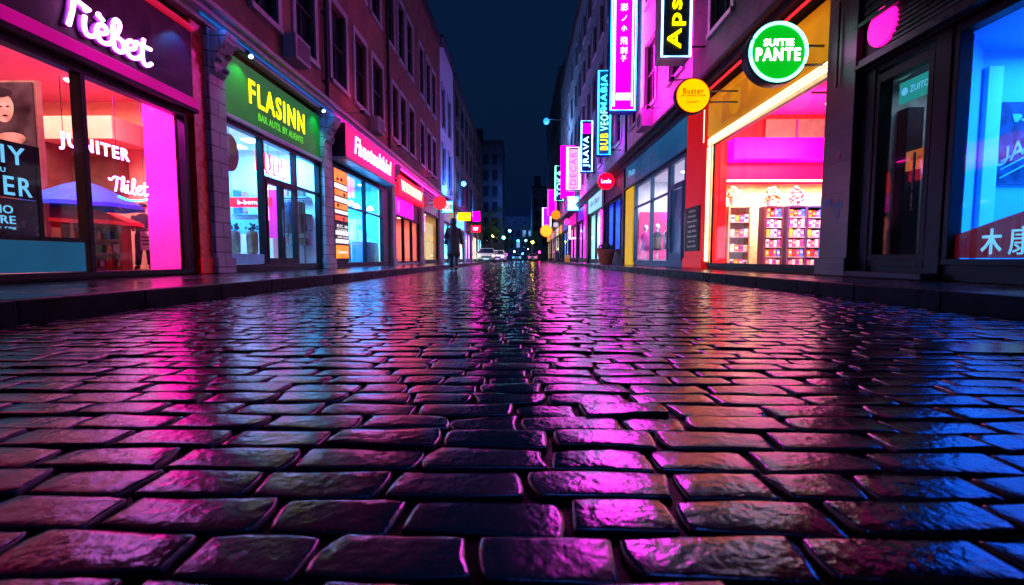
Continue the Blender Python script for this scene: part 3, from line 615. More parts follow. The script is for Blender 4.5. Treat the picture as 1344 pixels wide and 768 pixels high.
def loft(mb, rings, n=20):
    "rings: (cx, cy, z, rx, ry)"
    vs = []; k = len(rings)
    for (cx, cy, z, rx, ry) in rings: vs += [(cx+rx*math.cos(2*PI*j/n), cy+ry*math.sin(2*PI*j/n), z) for j in range(n)]
    fs = [(i*n+j, i*n+(j+1) % n, (i+1)*n+(j+1) % n, (i+1)*n+j) for i in range(k-1) for j in range(n)] + [tuple(range(n))[::-1], tuple((k-1)*n+j for j in range(n))]
    return mb.add(vs, fs)
def hand(nodes, edges, wrist, d, side, curl, fwd):
    "palm and five fingers below a wrist"
    wv = Vector(nodes[wrist][:3]); d = Vector(d).normalized(); fwd = Vector(fwd).normalized(); lat = d.cross(fwd).normalized()
    pa = wv + d*.07; ip = len(nodes); nodes.append((*pa, .03)); edges.append((wrist, ip))
    for i, (off, ln) in enumerate(((-.03, .075), (-.01, .085), (.01, .08), (.028, .062))):
        a = pa + fwd*off + d*.03; b = a + d*ln*.5 + lat*side*curl*.012; c = b + d*ln*.45 + lat*side*curl*.03
        n0 = len(nodes); nodes += [(*a, .010), (*b, .009), (*c, .008)]; edges += [(ip, n0), (n0, n0+1), (n0+1, n0+2)]
    a = wv + d*.03 + fwd*(-.035); b = a + d*.035 + fwd*(-.022); c = b + d*.03 + fwd*(-.003)
    n0 = len(nodes); nodes += [(*a, .012), (*b, .011), (*c, .009)]; edges += [(ip, n0), (n0, n0+1), (n0+1, n0+2)]
def figure(name, label, loc, h, rotz, legs, arms, kind):
    "figure faces +Y before rotation; legs/arms: joint positions for a 1.75 m body"
    t = thing(name, label, 'person', (0, 0, 0))
    nd = [(0, 0, .95, .13), (0, .0, 1.12, .12), (0, .0, 1.32, .14), (0, 0, 1.44, .085), (0, .0, 1.50, .052), (0, .012, 1.57, .062), (0, .012, 1.66, .088), (0, 0, 1.73, .065)]
    ed = [(i, i+1) for i in range(7)]
    for sx, (knee, ankle, toe) in zip((-1, 1), legs):
        n0 = len(nd); nd += [(sx*.09, 0, .88, .095), (*knee, .062), (*ankle, .042), (*toe, .036)]; ed += [(0, n0), (n0, n0+1), (n0+1, n0+2), (n0+2, n0+3)]
    for sx, (elb, wri, d) in zip((-1, 1), arms):
        n0 = len(nd); nd += [(sx*.175, 0, 1.40, .06), (*elb, .043), (*wri, .028)]; ed += [(2, n0), (n0, n0+1), (n0+1, n0+2)]
        hand(nd, ed, n0+2, d, -sx, 1.0, (0, 1, 0) if abs(Vector(d).normalized().y) < .8 else (sx, 0, 0))
    skin_mesh('body', nd, ed, M['skin'], t, (0, 0, 0))
    fc = MB()
    for sx in (-1, 1): fc.ball((sx*.033, .098, 1.655), .011, 8, 6); fc.ball((sx*.088, .0, 1.64), .025, 8, 6, sx=.4)
    fc.ball((0, .112, 1.625), .014, 8, 6, sy=1.2, sz=1.5); fc.ball((0, .098, 1.585), .022, 8, 6, sy=.3, sz=.3); 
    hd = fc.build('face', M['skin'], t, smooth=True)
    def sleeve(nm, m, r1, r2, upto):
        for sx, (elb, wri, d) in zip((-1, 1), arms):
            a = Vector((sx*.165, 0, 1.42)); e_ = Vector(elb); w_ = e_ + (Vector(wri)-e_)*upto
            MB().tube([a, a.lerp(e_, .5), e_, e_.lerp(w_, .6), w_], 0, 12, rs=[r1, r1, r1*.85, r2*1.08, r2]).build(nm, m, t, smooth=True)
    def trousers(m, r1=.1, r2=.065):
        for sx, (knee, ankle, toe) in zip((-1, 1), legs):
            a = Vector((sx*.09, 0, .95)); k_ = Vector(knee); n_ = Vector(ankle) + (k_-Vector(ankle))*.12
            MB().tube([a, a.lerp(k_, .5), k_, k_.lerp(n_, .5), n_], 0, 12, rs=[r1*1.05, r1, r1*.8, r2*1.1, r2]).build('trouser_leg', m, t, smooth=True)
            b = MB(); an = Vector(ankle); to = Vector(toe); dr = (to-an).normalized()
            b.tube([an+Vector((0, 0, .03)), an-Vector((0, 0, .02)), an.lerp(to, .6), to+dr*.05], 0, 10, rs=[.05, .055, .05, .03]); b.build('shoe', M['shoe'], t, smooth=True)
    if kind == 'coat':
        c = MB(); loft(c, [(0, .0, .52, .235, .19), (0, 0, .62, .225, .18), (0, 0, .8, .205, .165), (0, 0, 1.0, .185, .15), (0, 0, 1.15, .19, .15), (0, 0, 1.32, .225, .155), (0, 0, 1.43, .19, .125), (0, -.01, 1.50, .10, .09), (0, -.01, 1.55, .085, .085)]); c.build('long_coat', M['coat'], t, smooth=True)
        sleeve('coat_sleeve', M['coat'], .08, .055, .98); trousers(M['coat'])
        hb = MB(); loft(hb, [(0, -.01, 1.53, .075, .08), (0, -.02, 1.58, .10, .11), (0, -.02, 1.66, .112, .125), (0, -.015, 1.73, .10, .112), (0, -.01, 1.775, .06, .07), (0, -.01, 1.785, .01, .01)]); hb.build('hood', M['coat'], t, smooth=True)
    else:
        c = MB(); loft(c, [(0, 0, .88, .185, .14), (0, 0, 1.0, .175, .135), (0, 0, 1.15, .18, .14), (0, 0, 1.32, .215, .15), (0, 0, 1.43, .17, .115), (0, 0, 1.49, .07, .07)]); c.build('t_shirt', M['shirt'], t, smooth=True)
        sleeve('shirt_sleeve', M['shirt'], .08, .062, .02); trousers(M['jeans'])
        hb = MB(); loft(hb, [(0, 0, 1.68, .098, .11), (0, 0, 1.72, .097, .108), (0, 0, 1.765, .065, .075), (0, 0, 1.775, .01, .01)]); hb.box(-.07, .07, .08, .2, 1.685, 1.70); hb.build('cap', M['shirt'], t, smooth=False)
    t.scale = (h/1.75,)*3; t.location = loc; t.rotation_euler = (0, 0, rotz)
    return t
figure('person', 'person in a long dark hooded coat walking away along the left kerb', (-2.22, 15.45, .004), 1.70, math.radians(4),
    [((-.09, .10, .48), (-.085, .07, .075), (-.085, .19, .04)), ((.09, .06, .48), (.085, -.20, .11), (.085, -.11, .045))],
    [((-.25, -.06, 1.14), (-.26, .06, .92), (-.02, .15, -1)), ((.25, -.02, 1.14), (.27, .10, .92), (.02, .15, -1))], 'coat')
figure('person', 'shop worker in navy t-shirt and cap holding a printed bag in the peach shop', (-8.84, 10.9, .158), 1.52, math.radians(215),
    [((-.10, .03, .48), (-.11, .0, .075), (-.12, .12, .04)), ((.12, .08, .48), (.16, .02, .075), (.19, .13, .04))],
    [((-.24, .02, 1.14), (-.16, .26, 1.06), (.2, 1, -.1)), ((.25, .02, 1.14), (.20, .27, 1.03), (-.1, 1, -.15))], 'shop')
b = thing('printed_bag', 'white printed bag held by the shop worker', 'bag', (-8.5, 10.6, .75))
MB().box(-8.66, -8.38, 10.56, 10.62, .60, 1.02).build('bag_body', M['paper'], b, bevel=.01)
for z in (.72, .8, .88): MB().box(-8.62, -8.42, 10.552, 10.558, z, z+.03).build('printed_line', M['plastic'], b)
MB().tube([(-8.62, 10.59, 1.02), (-8.60, 10.6, 1.08), (-8.44, 10.6, 1.08), (-8.42, 10.59, 1.02)], .008, 6).build('handle', M['plastic'], b)

# ================================================================== LEFT: green shop
B = shopfront(LS, 'cyan-lit shop with a glazed double door under the green sign', 8.5, 12.62, 2.88, [(8.5, 9.84), (9.84, 11.28), (11.28, 12.62)], sill=.29, room=False, bars=[(9.84, 12.62, 2.12)])
MB().add([P(-5.5, 8.5, .155), P(-8.3, 12.6, .155), P(-5.5, 12.6, .155)], [(0,1,2)]).build('shop_floor', M['floor'], B)
MB().add([P(-5.5, 8.5, 3.25), P(-8.3, 12.6, 3.25), P(-5.5, 12.6, 3.25)], [(0,1,2)]).build('shop_ceiling', M['white'], B)
wq('end_wall', (-5.5, 12.6), (-8.3, 12.6), .155, 3.25, M['white'], B); wq('side_wall', (-5.5, 8.5), (-8.3, 12.6), .155, 3.25, M['white'], B)
MB().quad(LS.p(8.5, -.13, 2.95), LS.p(12.6, -.13, 2.95), LS.p(12.6, -.13, 3.25), LS.p(8.5, -.13, 3.25)).build('bulkhead', M['frame'], B)
lamp_area('shop_ceiling_lamp', (-6.3, 11.3, 3.15), 1.2, 620, (.06, .46, 1), sy=2)
lamp_area('shop_ceiling_lamp', (-5.9, 9.7, 3.15), .5, 120, (.08, .50, 1), sy=1)
for (x, y) in ((-6.0, 10.2), (-6.5, 11.4), (-5.8, 11.8), (-7.2, 12.0)): MB().box(x-.16, x+.16, y-.16, y+.16, 3.22, 3.249).build('ceiling_panel', M['e_bluefix'], B)
d = MB(); 
for a, b in ((9.9, 10.56), (10.58, 11.24)):
    dm = MB(); dm.fb(LS, a, a+.06, -.07, .04, .29, 2.08).fb(LS, b-.06, b, -.07, .04, .29, 2.08).fb(LS, a+.06, b-.06, -.07, .04, .29, .42).fb(LS, a+.06, b-.06, -.07, .04, 2.0, 2.08)
    do = dm.build('door', M['frame'], B, bevel=.005)
    MB().tube([LS.p(b-.1 if a < 10 else a+.1, .09, .9), LS.p(b-.1 if a < 10 else a+.1, .09, 1.5)], .014, 8).build('handle', M['metal'], do)
MB().fb(LS, 8.58, 9.78, -.035, .01, .30, .50).build('lower_panel', mat('cyan_lit_panel', (.15, .5, .7), .4), B)
MB().fb(LS, 8.5, 12.62, -.02, .10, 2.97, 3.05).build('sign_ledge', M['trim'], B, bevel=.01)
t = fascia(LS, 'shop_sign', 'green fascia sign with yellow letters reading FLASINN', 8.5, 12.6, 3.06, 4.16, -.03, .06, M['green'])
stext(LS, t, 'FLASINN', 10.52, .065, 3.69, 2.35, .47, M['e_yel'], bold=.035, depth=.05, name='lettering')
stext(LS, t, 'BAR AUTS. BY AUENTE', 10.62, .065, 3.28, 1.95, .15, M['e_greentext'], bold=.01, depth=.015)
for yy in (9.0, 12.25):
    s_ = thing('sign_spotlight', 'small spotlight over the %s end of the green sign' % ('near' if yy < 10 else 'far'), 'spotlight', LS.p(yy, .3, 4.22), 'spotlights over the green sign')
    MB().tube([LS.p(yy, .05, 4.28), LS.p(yy, .25, 4.26)], .012, 6).build('arm', M['metal'], s_)
    MB().tube([LS.p(yy, .25, 4.29), LS.p(yy, .32, 4.2)], 0, 12, rs=[.03, .05]).build('lamp_head', M['metal'], s_)
    MB().ball(LS.p(yy, .325, 4.19), .04, 10, 8).build('bulb', emat('mint_bulb', (.5, 1, .85), 9), s_)
    lamp_spot('sign_spot_light', LS.p(yy, .36, 4.12), LS.p(yy, .02, 3.55), 60, (.08, 1, .5), 95)
pier(LS, 12.64, 13.2, 4.28, M['stonebrick'], 'block pilaster with scroll bracket between the green and the pink signs', w=.14, corbel=True)
ov = thing('oval_sign', 'brown oval sign hanging in the window left of the glazed doors', 'sign', LS.p(8.98, -.15, 2.4))
n = 32; mb = MB()
mb.prism([(.27*math.cos(2*PI*i/n), .35*math.sin(2*PI*i/n)) for i in range(n)], lambda p: LS.p(8.98+p[0], -.17, 2.42+p[1]), lambda p: LS.p(8.98+p[0], -.13, 2.42+p[1])); mb.build('plate', M['brown'], ov)
stext(LS, ov, 'Barnolane', 8.98, -.129, 2.43, .36, .06, mat('faded_tan_lettering', (.35, .2, .15), .5), bold=.005, depth=.004)
MB().tube([LS.p(8.98, -.15, 2.76), LS.p(8.98, -.15, 2.88)], .006, 6).build('hook', M['metal'], ov)
t = thing('neon_sign', 'red and white neon letters KUDE over the glazed door', 'neon sign', LS.p(10.55, -.15, 2.5))
stext(LS, t, 'KUDE', 10.5, -.16, 2.47, 1.25, .44, M['e_red'], bold=.06, depth=.03, name='outline_lettering'); stext(LS, t, 'KUDE', 10.5, -.125, 2.47, 1.2, .38, M['e_white'], bold=-.005, depth=.02, name='core_lettering')
MB().tube([LS.p(10.2, -.15, 2.69), LS.p(10.2, -.15, 2.88)], .005, 6).tube([LS.p(10.8, -.15, 2.69), LS.p(10.8, -.15, 2.88)], .005, 6).build('hanging_rod', M['metal'], t)
t = thing('counter_sign', 'red counter banner inside the cyan-lit shop window', 'sign', (-6.4, 10.2, 1.5))
MB().box(-6.85, -5.85, 11.0, 11.05, 1.62, 1.84).build('board', M['e_redsoft'], t); lettering(t, 'b-bonue', (-6.35, 10.995, 1.73), AX, UP, .6, .1, M['e_white'], depth=.004)
MB().tube([(-6.8, 11.02, 1.84), (-6.8, 11.02, 3.25)], .008, 6).tube([(-5.9, 11.02, 1.84), (-5.9, 11.02, 3.25)], .008, 6).build('hanging_rod', M['metal'], t)
ct = thing('display_case', 'white glass-topped counter case behind the vases', 'counter', (-6.6, 11.5, .16))
MB().box(-7.2, -6.0, 11.3, 11.8, .16, 1.0).build('carcass', M['white'], ct, bevel=.01); MB().box(-7.18, -6.02, 11.32, 11.78, 1.0, 1.35).build('glass_top', M['e_cyanroom'], ct)
for i, x in enumerate((-6.5, -6.16, -5.84)):
    v = thing('brown_vase', 'tall brown vase with dried flowers, %s of three in the shop window' % ['nearest the pilaster', 'middle', 'nearest the door'][i], 'vase', (x, 9.9+i*.12, .5), 'brown vases in the window')
    yy = 9.9+i*.12
    MB().lathe([(.09, 0), (.115, .03), (.12, .4), (.11, .5), (.1, .5)], (x, yy, .5), 18).build('vessel', mat('vase_brown', (.22, .10, .06), .3), v, smooth=True)
    fl = MB()
    for q in range(16):
        a = random.uniform(0, 2*PI); r = random.uniform(.02, .12); p0 = Vector((x, yy, .98)); p1 = Vector((x+r*math.cos(a), yy+r*math.sin(a), 1.04+random.uniform(0, .12)))
        fl.tube([p0, p1], .004, 4); fl.ball(p1, .026, 6, 5)
    fl.build('dried_flowers', mat('dried_flower_dark', (.03, .025, .04), .7), v)
st = MB().box(-6.7, -5.62, 9.7, 10.4, .16, .5); tag(st.build('window_plinth', M['white'], bevel=.01), 'white plinth carrying three brown vases', 'plinth')
t = thing('clothes_rail', 'rail of hanging dark clothes behind the right door pane', 'clothes rail', (-5.9, 12.0, .16))
MB().tube([(-6.4, 12.1, .16), (-6.4, 12.1, 1.9), (-5.6, 12.1, 1.9), (-5.6, 12.1, .16)], .015, 8).build('rail', M['metal'], t)
for i in range(6):
    x = -6.3+i*.12; cc = [(.03, .08, .2), (.05, .05, .08), (.2, .3, .4), (.02, .04, .12), (.5, .55, .6), (.04, .04, .06)][i]
    tag(MB().prism([(-.2, .0), (.2, 0), (.19, -.6-.1*(i % 3)), (-.19, -.6-.1*(i % 3)), (-.2, -.3)], lambda p: (x, 12.1+p[0], 1.86+p[1]), lambda p: (x+.06, 12.1+p[0], 1.86+p[1])).build('hanging_garment', mat('garment_%d' % i, cc, .8), bevel=.02), '%s garment on the rail behind the glazed door' % ['blue', 'charcoal', 'pale grey-blue', 'midnight blue', 'off-white', 'black'][i], 'garment', 'garments on the rail')
t = thing('tube_light', 'upright magenta and white tube light behind the glazed door', 'tube light', (-6.1, 11.2, .16))
MB().tube([(-5.95, 11.0, 1.3), (-5.95, 11.0, 2.05)], .03, 10).build('tube', M['e_white'], t); MB().tube([(-5.95, 11.02, .16), (-5.95, 11.02, 1.3)], .012, 6).build('stand', M['metal'], t)
MB().box(-6.3, -5.75, 11.3, 11.33, .9, 2.06).build('backing', emat('magenta_wash_panel', (.8, .03, .6), .6), t)
lamp_point('tube_glow', (-5.8, 10.9, 1.7), 12, (1, .15, .8), .1)

# ================================================================== LEFT: pink box sign shop
t = shopfront(LS, 'cyan-lit shop with four-pane window under the pink box sign', 13.22, 19.28, 3.05, [(14.55, 16.3), (16.3, 18.3)], sill=.30, depth=2.2, wall=mat('cyan_plaster', (.12, .55, .75), .6), light=(.05, .46, 1), power=1900, bars=[(14.55, 18.3, 2.02)], fixtures=4, fixm=M['e_bluefix'])
k = MB()
for i in range(5): k.box(-7.4, -6.1-.1*i, 18.9-.5*i, 19.1-.5*i, .16, 1.2+.35*(i % 3))
k.build('display_unit', mat('glossy_white_unit', (.6, .75, .85), .2), t, bevel=.02)
MB().fb(LS, 13.22, 14.54, -.1, .0, .3, 3.05).build('side_panel', M['dtrim'], t); MB().fb(LS, 18.32, 19.28, -.12, .02, PZ+.004, 3.05).build('side_panel', M['dtrim'], t)
k = MB().box(-6.3, -5.75, 17.4, 18.9, .16, 1.05); tag(k.build('counter', mat('deep_blue_counter', (.02, .1, .25), .4), bevel=.02), 'deep blue serving counter inside the cyan-lit window', 'counter')
k = MB().box(-5.72, -5.60, 18.9, 19.02, .16, 3.2); tag(k.build('light_column', emat('ice_light_column', (.5, .9, 1), 2)), 'upright glowing white column at the far end of the cyan-lit window', 'light column')
for i, (x, y) in enumerate(((-6.0, 16.6), (-6.15, 17.6), (-5.9, 18.4))):
    a = thing('pendant_lamp', 'white pendant lamp over the counter, %s of three in the cyan-lit shop' % ['nearest', 'middle', 'farthest'][i], 'pendant lamp', (x, y, 2.3)); MB().tube([(x, y, 2.45), (x, y, 3.29)], .008, 6).build('cord', M['plastic'], a); MB().lathe([(.14, 0), (.1, .1), (.03, .16)], (x, y, 2.3), 16).build('lamp_shade', M['e_bluefix'], a)
for i, (x, y) in enumerate(((-5.85, 15.3), (-6.0, 16.4))):
    a = thing('cafe_table', 'small round pale table behind the cyan glass, %s' % ['near the light box', 'near the middle bar'][i], 'table', (x, y, .16)); MB().lathe([(.32, 0), (.32, .03)], (x, y, .9), 20).build('table_top', M['white'], a); MB().lathe([(.2, 0), (.2, .03), (.03, .06), (.03, .74)], (x, y, .16), 14).build('pedestal', M['plastic'], a)
a = thing('wall_shelf', 'wall shelves with small goods on the end wall of the cyan-lit green-sign shop', 'shelf', (-7, 12.5, 1))
for z in (.75, 1.15, 1.55, 2.0): MB().box(-7.6, -5.6, 12.3, 12.58, z, z+.03).build('shelf_board', mat('steel_blue_shelf', (.12, .25, .35), .4), a)
for z in (.78, 1.18, 1.58, 2.03):
    for j in range(9):
        x = -7.5+j*.215; hh = random.uniform(.1, .26); b = MB().lathe([(.05, 0), (.055, hh*.6), (.02, hh*.8), (.02, hh)], (x, 12.4, z), 10) if random.random() < .5 else MB().box(x-.07, x+.07, 12.33, 12.5, z, z+hh)
        tag(b.build('shop_good', mat('shelfgood_%d' % (j % 5), [(.05,.1,.2),(.5,.1,.15),(.3,.4,.45),(.1,.05,.03),(.6,.5,.3)][j % 5], .4)), 'small %s item on the end wall shelves of the cyan-lit green-sign shop' % ['navy', 'red', 'grey', 'brown', 'cream'][j % 5], 'shop goods', 'small %s goods on the end wall shelves' % ['navy', 'red', 'grey', 'brown', 'cream'][j % 5])
t = thing('menu_light_box', 'tall light box of orange and white food panels beside the cyan window', 'light box', LS.p(13.9, .02, .4))
MB().fb(LS, 13.3, 14.42, .002, .10, .36, 3.02).build('case', M['black'], t)
bands = [(2.62, 2.98, 'e_org'), (2.44, 2.58, 'e_white2'), (2.24, 2.40, 'e_org'), (2.06, 2.2, 'e_white2'), (1.86, 2.02, 'e_org'), (1.72, 1.82, 'e_white2'), (1.52, 1.66, 'e_org2'), (1.10, 1.22, 'e_white2'), (.86, .98, 'e_white2'), (.42, .80, 'e_org')]
M['e_white2'] = emat('light_box_white', (1, .9, .85), 1.3, var=.4, scale=14); M['e_org2'] = emat('light_box_red', (1, .10, .03), 1.2, var=.4, scale=9)
for (z0, z1, mm) in bands: MB().fb(LS, 13.38, 14.36, .102, .112, z0, z1).build('food_panel', M[mm], t)
for yy, tx, zz, hh in ((13.87, 'BLOC. AM', 1.36, .09), (13.87, 'COFFEE', 1.25, .06), (13.87, 'Caranova', .61, .10), (13.9, 'SINRE GANER', 1.04, .05)): stext(LS, t, tx, yy, .114, zz, .8, hh, M['e_white2'], depth=.004)
k = MB()
for (y, z) in ((13.6, 2.70), (13.9, 2.72), (14.1, 2.3), (13.6, 1.95), (14.0, 1.58)): k.ball(LS.p(y, .114, z), .10, 12, 8, sx=.08, sz=.55)
k.build('food_picture', mat('dark_food_print', (.12, .03, .02), .5), t)
t = thing('box_sign', 'bright pink box sign with white brush lettering', 'shop sign', LS.p(16, .3, 3.3))
MB().fb(LS, 13.45, 18.6, .003, .42, 3.30, 4.24).build('case', M['purple'], t, bevel=.012)
MB().fb(LS, 13.5, 18.55, .422, .44, 3.34, 4.20).build('face', M['e_pinkface'], t)
MB().fb(LS, 13.4, 18.65, .0, .47, 3.22, 3.298).build('sill_moulding', M['trim'], t, bevel=.01)
stext(LS, t, 'Fhuetualthiul', 16.1, .442, 3.8, 3.9, .52, M['e_white'], bold=.035, depth=.03, shear=.2)
t = thing('neon_strip', 'magenta neon strip under the left cornice', 'neon strip', LS.p(20, .3, 4.3)); MB().tube([LS.p(13.3, .2, 4.27), LS.p(30.4, .2, 4.27)], .018, 8).build('tube', emat('magenta_strip', (1, .01, .4), 26), t)
t = thing('neon_strip', 'added blue light tube under the cornice above the green sign', 'neon strip', LS.p(10, .3, 4.3)); MB().tube([LS.p(7.8, .2, 4.375), LS.p(13.2, .2, 4.375)], .016, 8).build('tube', emat('added_blue_strip', (.01, .22, 1), .5), t)  # tube added to turn the ledge and pilasters blue
lamp_area('added_strip_light', LS.p(10.5, .42, 4.3), .05, 40, (.02, .2, 1), rot=(0, 0, 0), sy=5.2)  # added area light along the made-up blue tube
pier(LS, 19.3, 19.8, 4.28, M['stone'], 'grey pilaster between the pink box sign and the red neon sign', w=.14, corbel=True)

# ================================================================== LEFT: red neon, cream shop and the units beyond
t = shopfront(LS, 'shop with a magenta transom and warm narrow windows under the red neon sign', 19.82, 24.9, 2.25, [(19.82, 21.6), (21.6, 23.2), (23.2, 24.9)], sill=.3, depth=2, wall=M['peach'], light=(1, .3, .35), power=130, riser=M['trim'])
MB().fb(LS, 19.85, 23.6, -.05, .0, 2.36, 3.1).build('transom_panel', emat('magenta_transom', (1, .0, .55), 2), t); MB().fb(LS, 23.62, 24.9, -.06, .0, 2.36, 3.1).build('transom_side', M['dtrim'], t)
MB().fb(LS, 20.6, 20.9, .003, .02, 2.45, 2.95).build('transom_figure', M['e_pink'], t)
t = thing('neon_sign', 'red glowing box sign with orange-white letters WAVANUSV', 'neon sign', LS.p(22.5, .3, 3.3)); MB().fb(LS, 19.85, 24.88, .0, .26, 3.14, 3.98).build('case', M['e_redsoft'], t, bevel=.03)
stext(LS, t, 'WAVANUSV', 22.4, .262, 3.58, 4.2, .46, emat('hot_orange_white_letters', (1, .75, .4), 3.5), bold=.04, depth=.03)
pier(LS, 24.95, 25.5, 4.28, M['stone'], 'grey pilaster right of the red neon sign', w=.14)
t = shopfront(LS, 'cream curtained window under a navy fascia', 25.55, 30.5, 2.95, [(25.55, 30.5)], sill=.35, depth=1.4, wall=M['lwood'], light=(1, .72, .42), power=80)
cu = MB()
for i in range(40): cu.add([LS.p(25.7+i*.117, -.3-.05*(i % 2), .37), LS.p(25.7+(i+1)*.117, -.3-.05*((i+1) % 2), .37), LS.p(25.7+(i+1)*.117, -.3-.05*((i+1) % 2), 2.6), LS.p(25.7+i*.117, -.3-.05*(i % 2), 2.6)], [(0,1,2,3)])
tag(cu.build('curtain', M['e_warmsoft']), 'warm lit cream curtain behind the glass under the navy fascia', 'curtain')
fascia(LS, 'sign_board', 'plain navy fascia board over the cream curtained window', 25.55, 30.5, 3.1, 4.1, -.02, .06, M['navy'], M['trim'], cat='sign board')
pier(LS, 30.55, 31.9, 4.28, M['stone'], 'wide grey pier at the end of the brick terrace', w=.14)
def hang_disc(S, name, label, y, xc, z, r, dep, face, rim, body=None, bm=None, cat='hanging sign', brk=True, bh=.35, bw=1.2):
    t = thing(name, label, cat, (xc, y, z))
    MB().lathe([(r*.96, 0), (r, .015), (r, dep-.015), (r*.96, dep)], (xc, y, z), 40, 'y').build('drum', rim, t)
    MB().lathe([(.001, -.012), (r*.90, -.012), (r*.90, -.002)], (xc, y, z), 40, 'y').build('face', face, t)
    if body: lettering(t, body, (xc, y-.013, z), AX, UP, r*bw, r*bh, bm, depth=.01, bold=.02)
    if brk:
        xw = S.x(0)
        for dz in (-.3, .3): MB().tube([(xc, y+dep*.6, z+dz*r), (xw, y+dep*.6, z+dz*r)], .022, 8).lathe([(.05, -.02), (.05, .02)], (xw-S.d*-.03, y+dep*.6, z+dz*r), 12, 'x').build('bracket', M['metal'], t)
    return t
def hang_box(S, name, label, y, x0, x1, z0, z1, dep, face, rim=None, border=None, bt=.04, cat='hanging sign', group=None):
    t = thing(name, label, cat, ((x0+x1)/2, y, z0), group)
    MB().box(x0, x1, y, y+dep, z0, z1).build('case', rim or M['frame'], t, bevel=.01)
    MB().box(x0+bt*1.4, x1-bt*1.4, y-.012, y-.001, z0+bt*1.4, z1-bt*1.4).build('face', face, t)
    if border:
        MB().tube([(x0+bt*.6, y-.03, z0+bt*.6), (x1-bt*.6, y-.03, z0+bt*.6), (x1-bt*.6, y-.03, z1-bt*.6), (x0+bt*.6, y-.03, z1-bt*.6)], bt*.5, 8, closed=True).build('neon_border', border, t)
    xw = S.x(0); xe = x1 if S is RS else x0
    for f in (.15, .85): z = z0+(z1-z0)*f; MB().tube([(xe, y+dep/2, z), (xw, y+dep/2, z)], .025, 8).build('bracket', M['metal'], t)
    return t
hang_disc(LS, 'hanging_sign', 'round red hanging sign at the end of the brick terrace', 27.6, -4.76, 3.68, .38, .12, emat('red_disc_face', (1, .02, .04), 1.8), M['e_redsoft'])
t = hang_box(LS, 'hanging_sign', 'white lit box sign beyond the round red sign', 31.5, -5.25, -4.55, 3.49, 4.24, .15, M['e_white2'], border=M['e_cyan']); lettering(t, 'BOB', (-4.9, 31.48, 3.87), AX, UP, .6, .3, M['navy'], depth=.005)
colz = [('cyan', (.08, .6, 1)), ('white', (.5, .8, 1)), ('violet', (.45, .15, 1)), ('warm', (1, .7, .4)), ('blue', (.2, .5, 1))]
for i, (y0, y1) in enumerate(((32.0, 37.9), (38.1, 44.5), (44.6, 51), (51.1, 57.5), (57.6, 64.9))):
    nm, cc = colz[i]; md = (y0+y1)/2
    shopfront(LS, '%s lit shopfront, unit number %s beyond the brick terrace on the left' % (nm, ['one', 'two', 'three', 'four', 'five'][i]), y0+.4, y1-.4, 2.9, [(y0+.4, md), (md, y1-.4)], sill=.4, depth=1.6, light=cc, power=1400, fixtures=2)
    fascia(LS, 'sign_board', '%s fascia board over the %s lit shop on the left' % (['teal', 'glowing cyan', 'grey', 'dark plum', 'black'][i], nm), y0+.3, y1-.3, 3.05, 4.1, -.02, .06, [M['bluefascia'], emat('cyan_fascia_face', (.02, .4, .9), 2.4), M['dtrim'], M['purple'], M['black']][i], cat='sign board')
    pier(LS, y0-.3, y0+.38, 4.28, M['stone'], 'grey pier before the %s lit shop' % nm, w=.12)
t = hang_box(LS, 'hanging_sign', 'yellow lit box sign hanging over the left pavement', 38.5, -5.2, -4.1, 3.5, 4.17, .2, emat('yellow_box_face', (1, .7, .0), 2.2), border=M['e_yel']); lettering(t, 'nav', (-4.65, 38.47, 3.83), AX, UP, .7, .26, M['brown'], depth=.005)
t = hang_box(LS, 'hanging_sign', 'square magenta lit sign far along the left side', 47, -4.8, -4.1, 4.15, 5.1, .2, M['e_magface'], border=M['e_mag'])
t = hang_box(LS, 'hanging_sign', 'low red lit sign far along the left side above the car', 46, -4.9, -3.95, 3.0, 3.66, .2, M['e_redsoft'], border=M['e_red']); lettering(t, 'nar', (-4.42, 45.97, 3.33), AX, UP, .5, .3, M['e_white'], depth=.005)
# wall lamp
t = thing('wall_lamp', 'blue-white wall lamp on a bracket high on the left facades', 'street lamp', (-5.2, 40, 6.7))
MB().tube([(-5.4, 40, 6.5), (-5.2, 40, 6.95), (-4.85, 40, 6.95)], .03, 8).build('bracket', M['metal'], t); MB().ball((-4.85, 40, 6.72), .2, 14, 10).build('globe', M['e_lamp'], t, smooth=True)
for yy, z in ((10.85, 4.95), (17.0, 4.95)):
    a = thing('air_conditioner', 'grey wall unit under the brick windows, %s' % ('above the green sign' if yy < 12 else 'above the pink box sign'), 'air conditioner', LS.p(yy+.3, .15, z)); MB().fb(LS, yy, yy+.75, .003, .32, z, z+.55).build('casing', M['trim'], a, bevel=.02)
    k = MB()
    for i in range(7): k.fb(LS, yy+.06, yy+.69, .322, .33, z+.07+i*.06, z+.10+i*.06)
    k.build('grille', M['dtrim'], a)

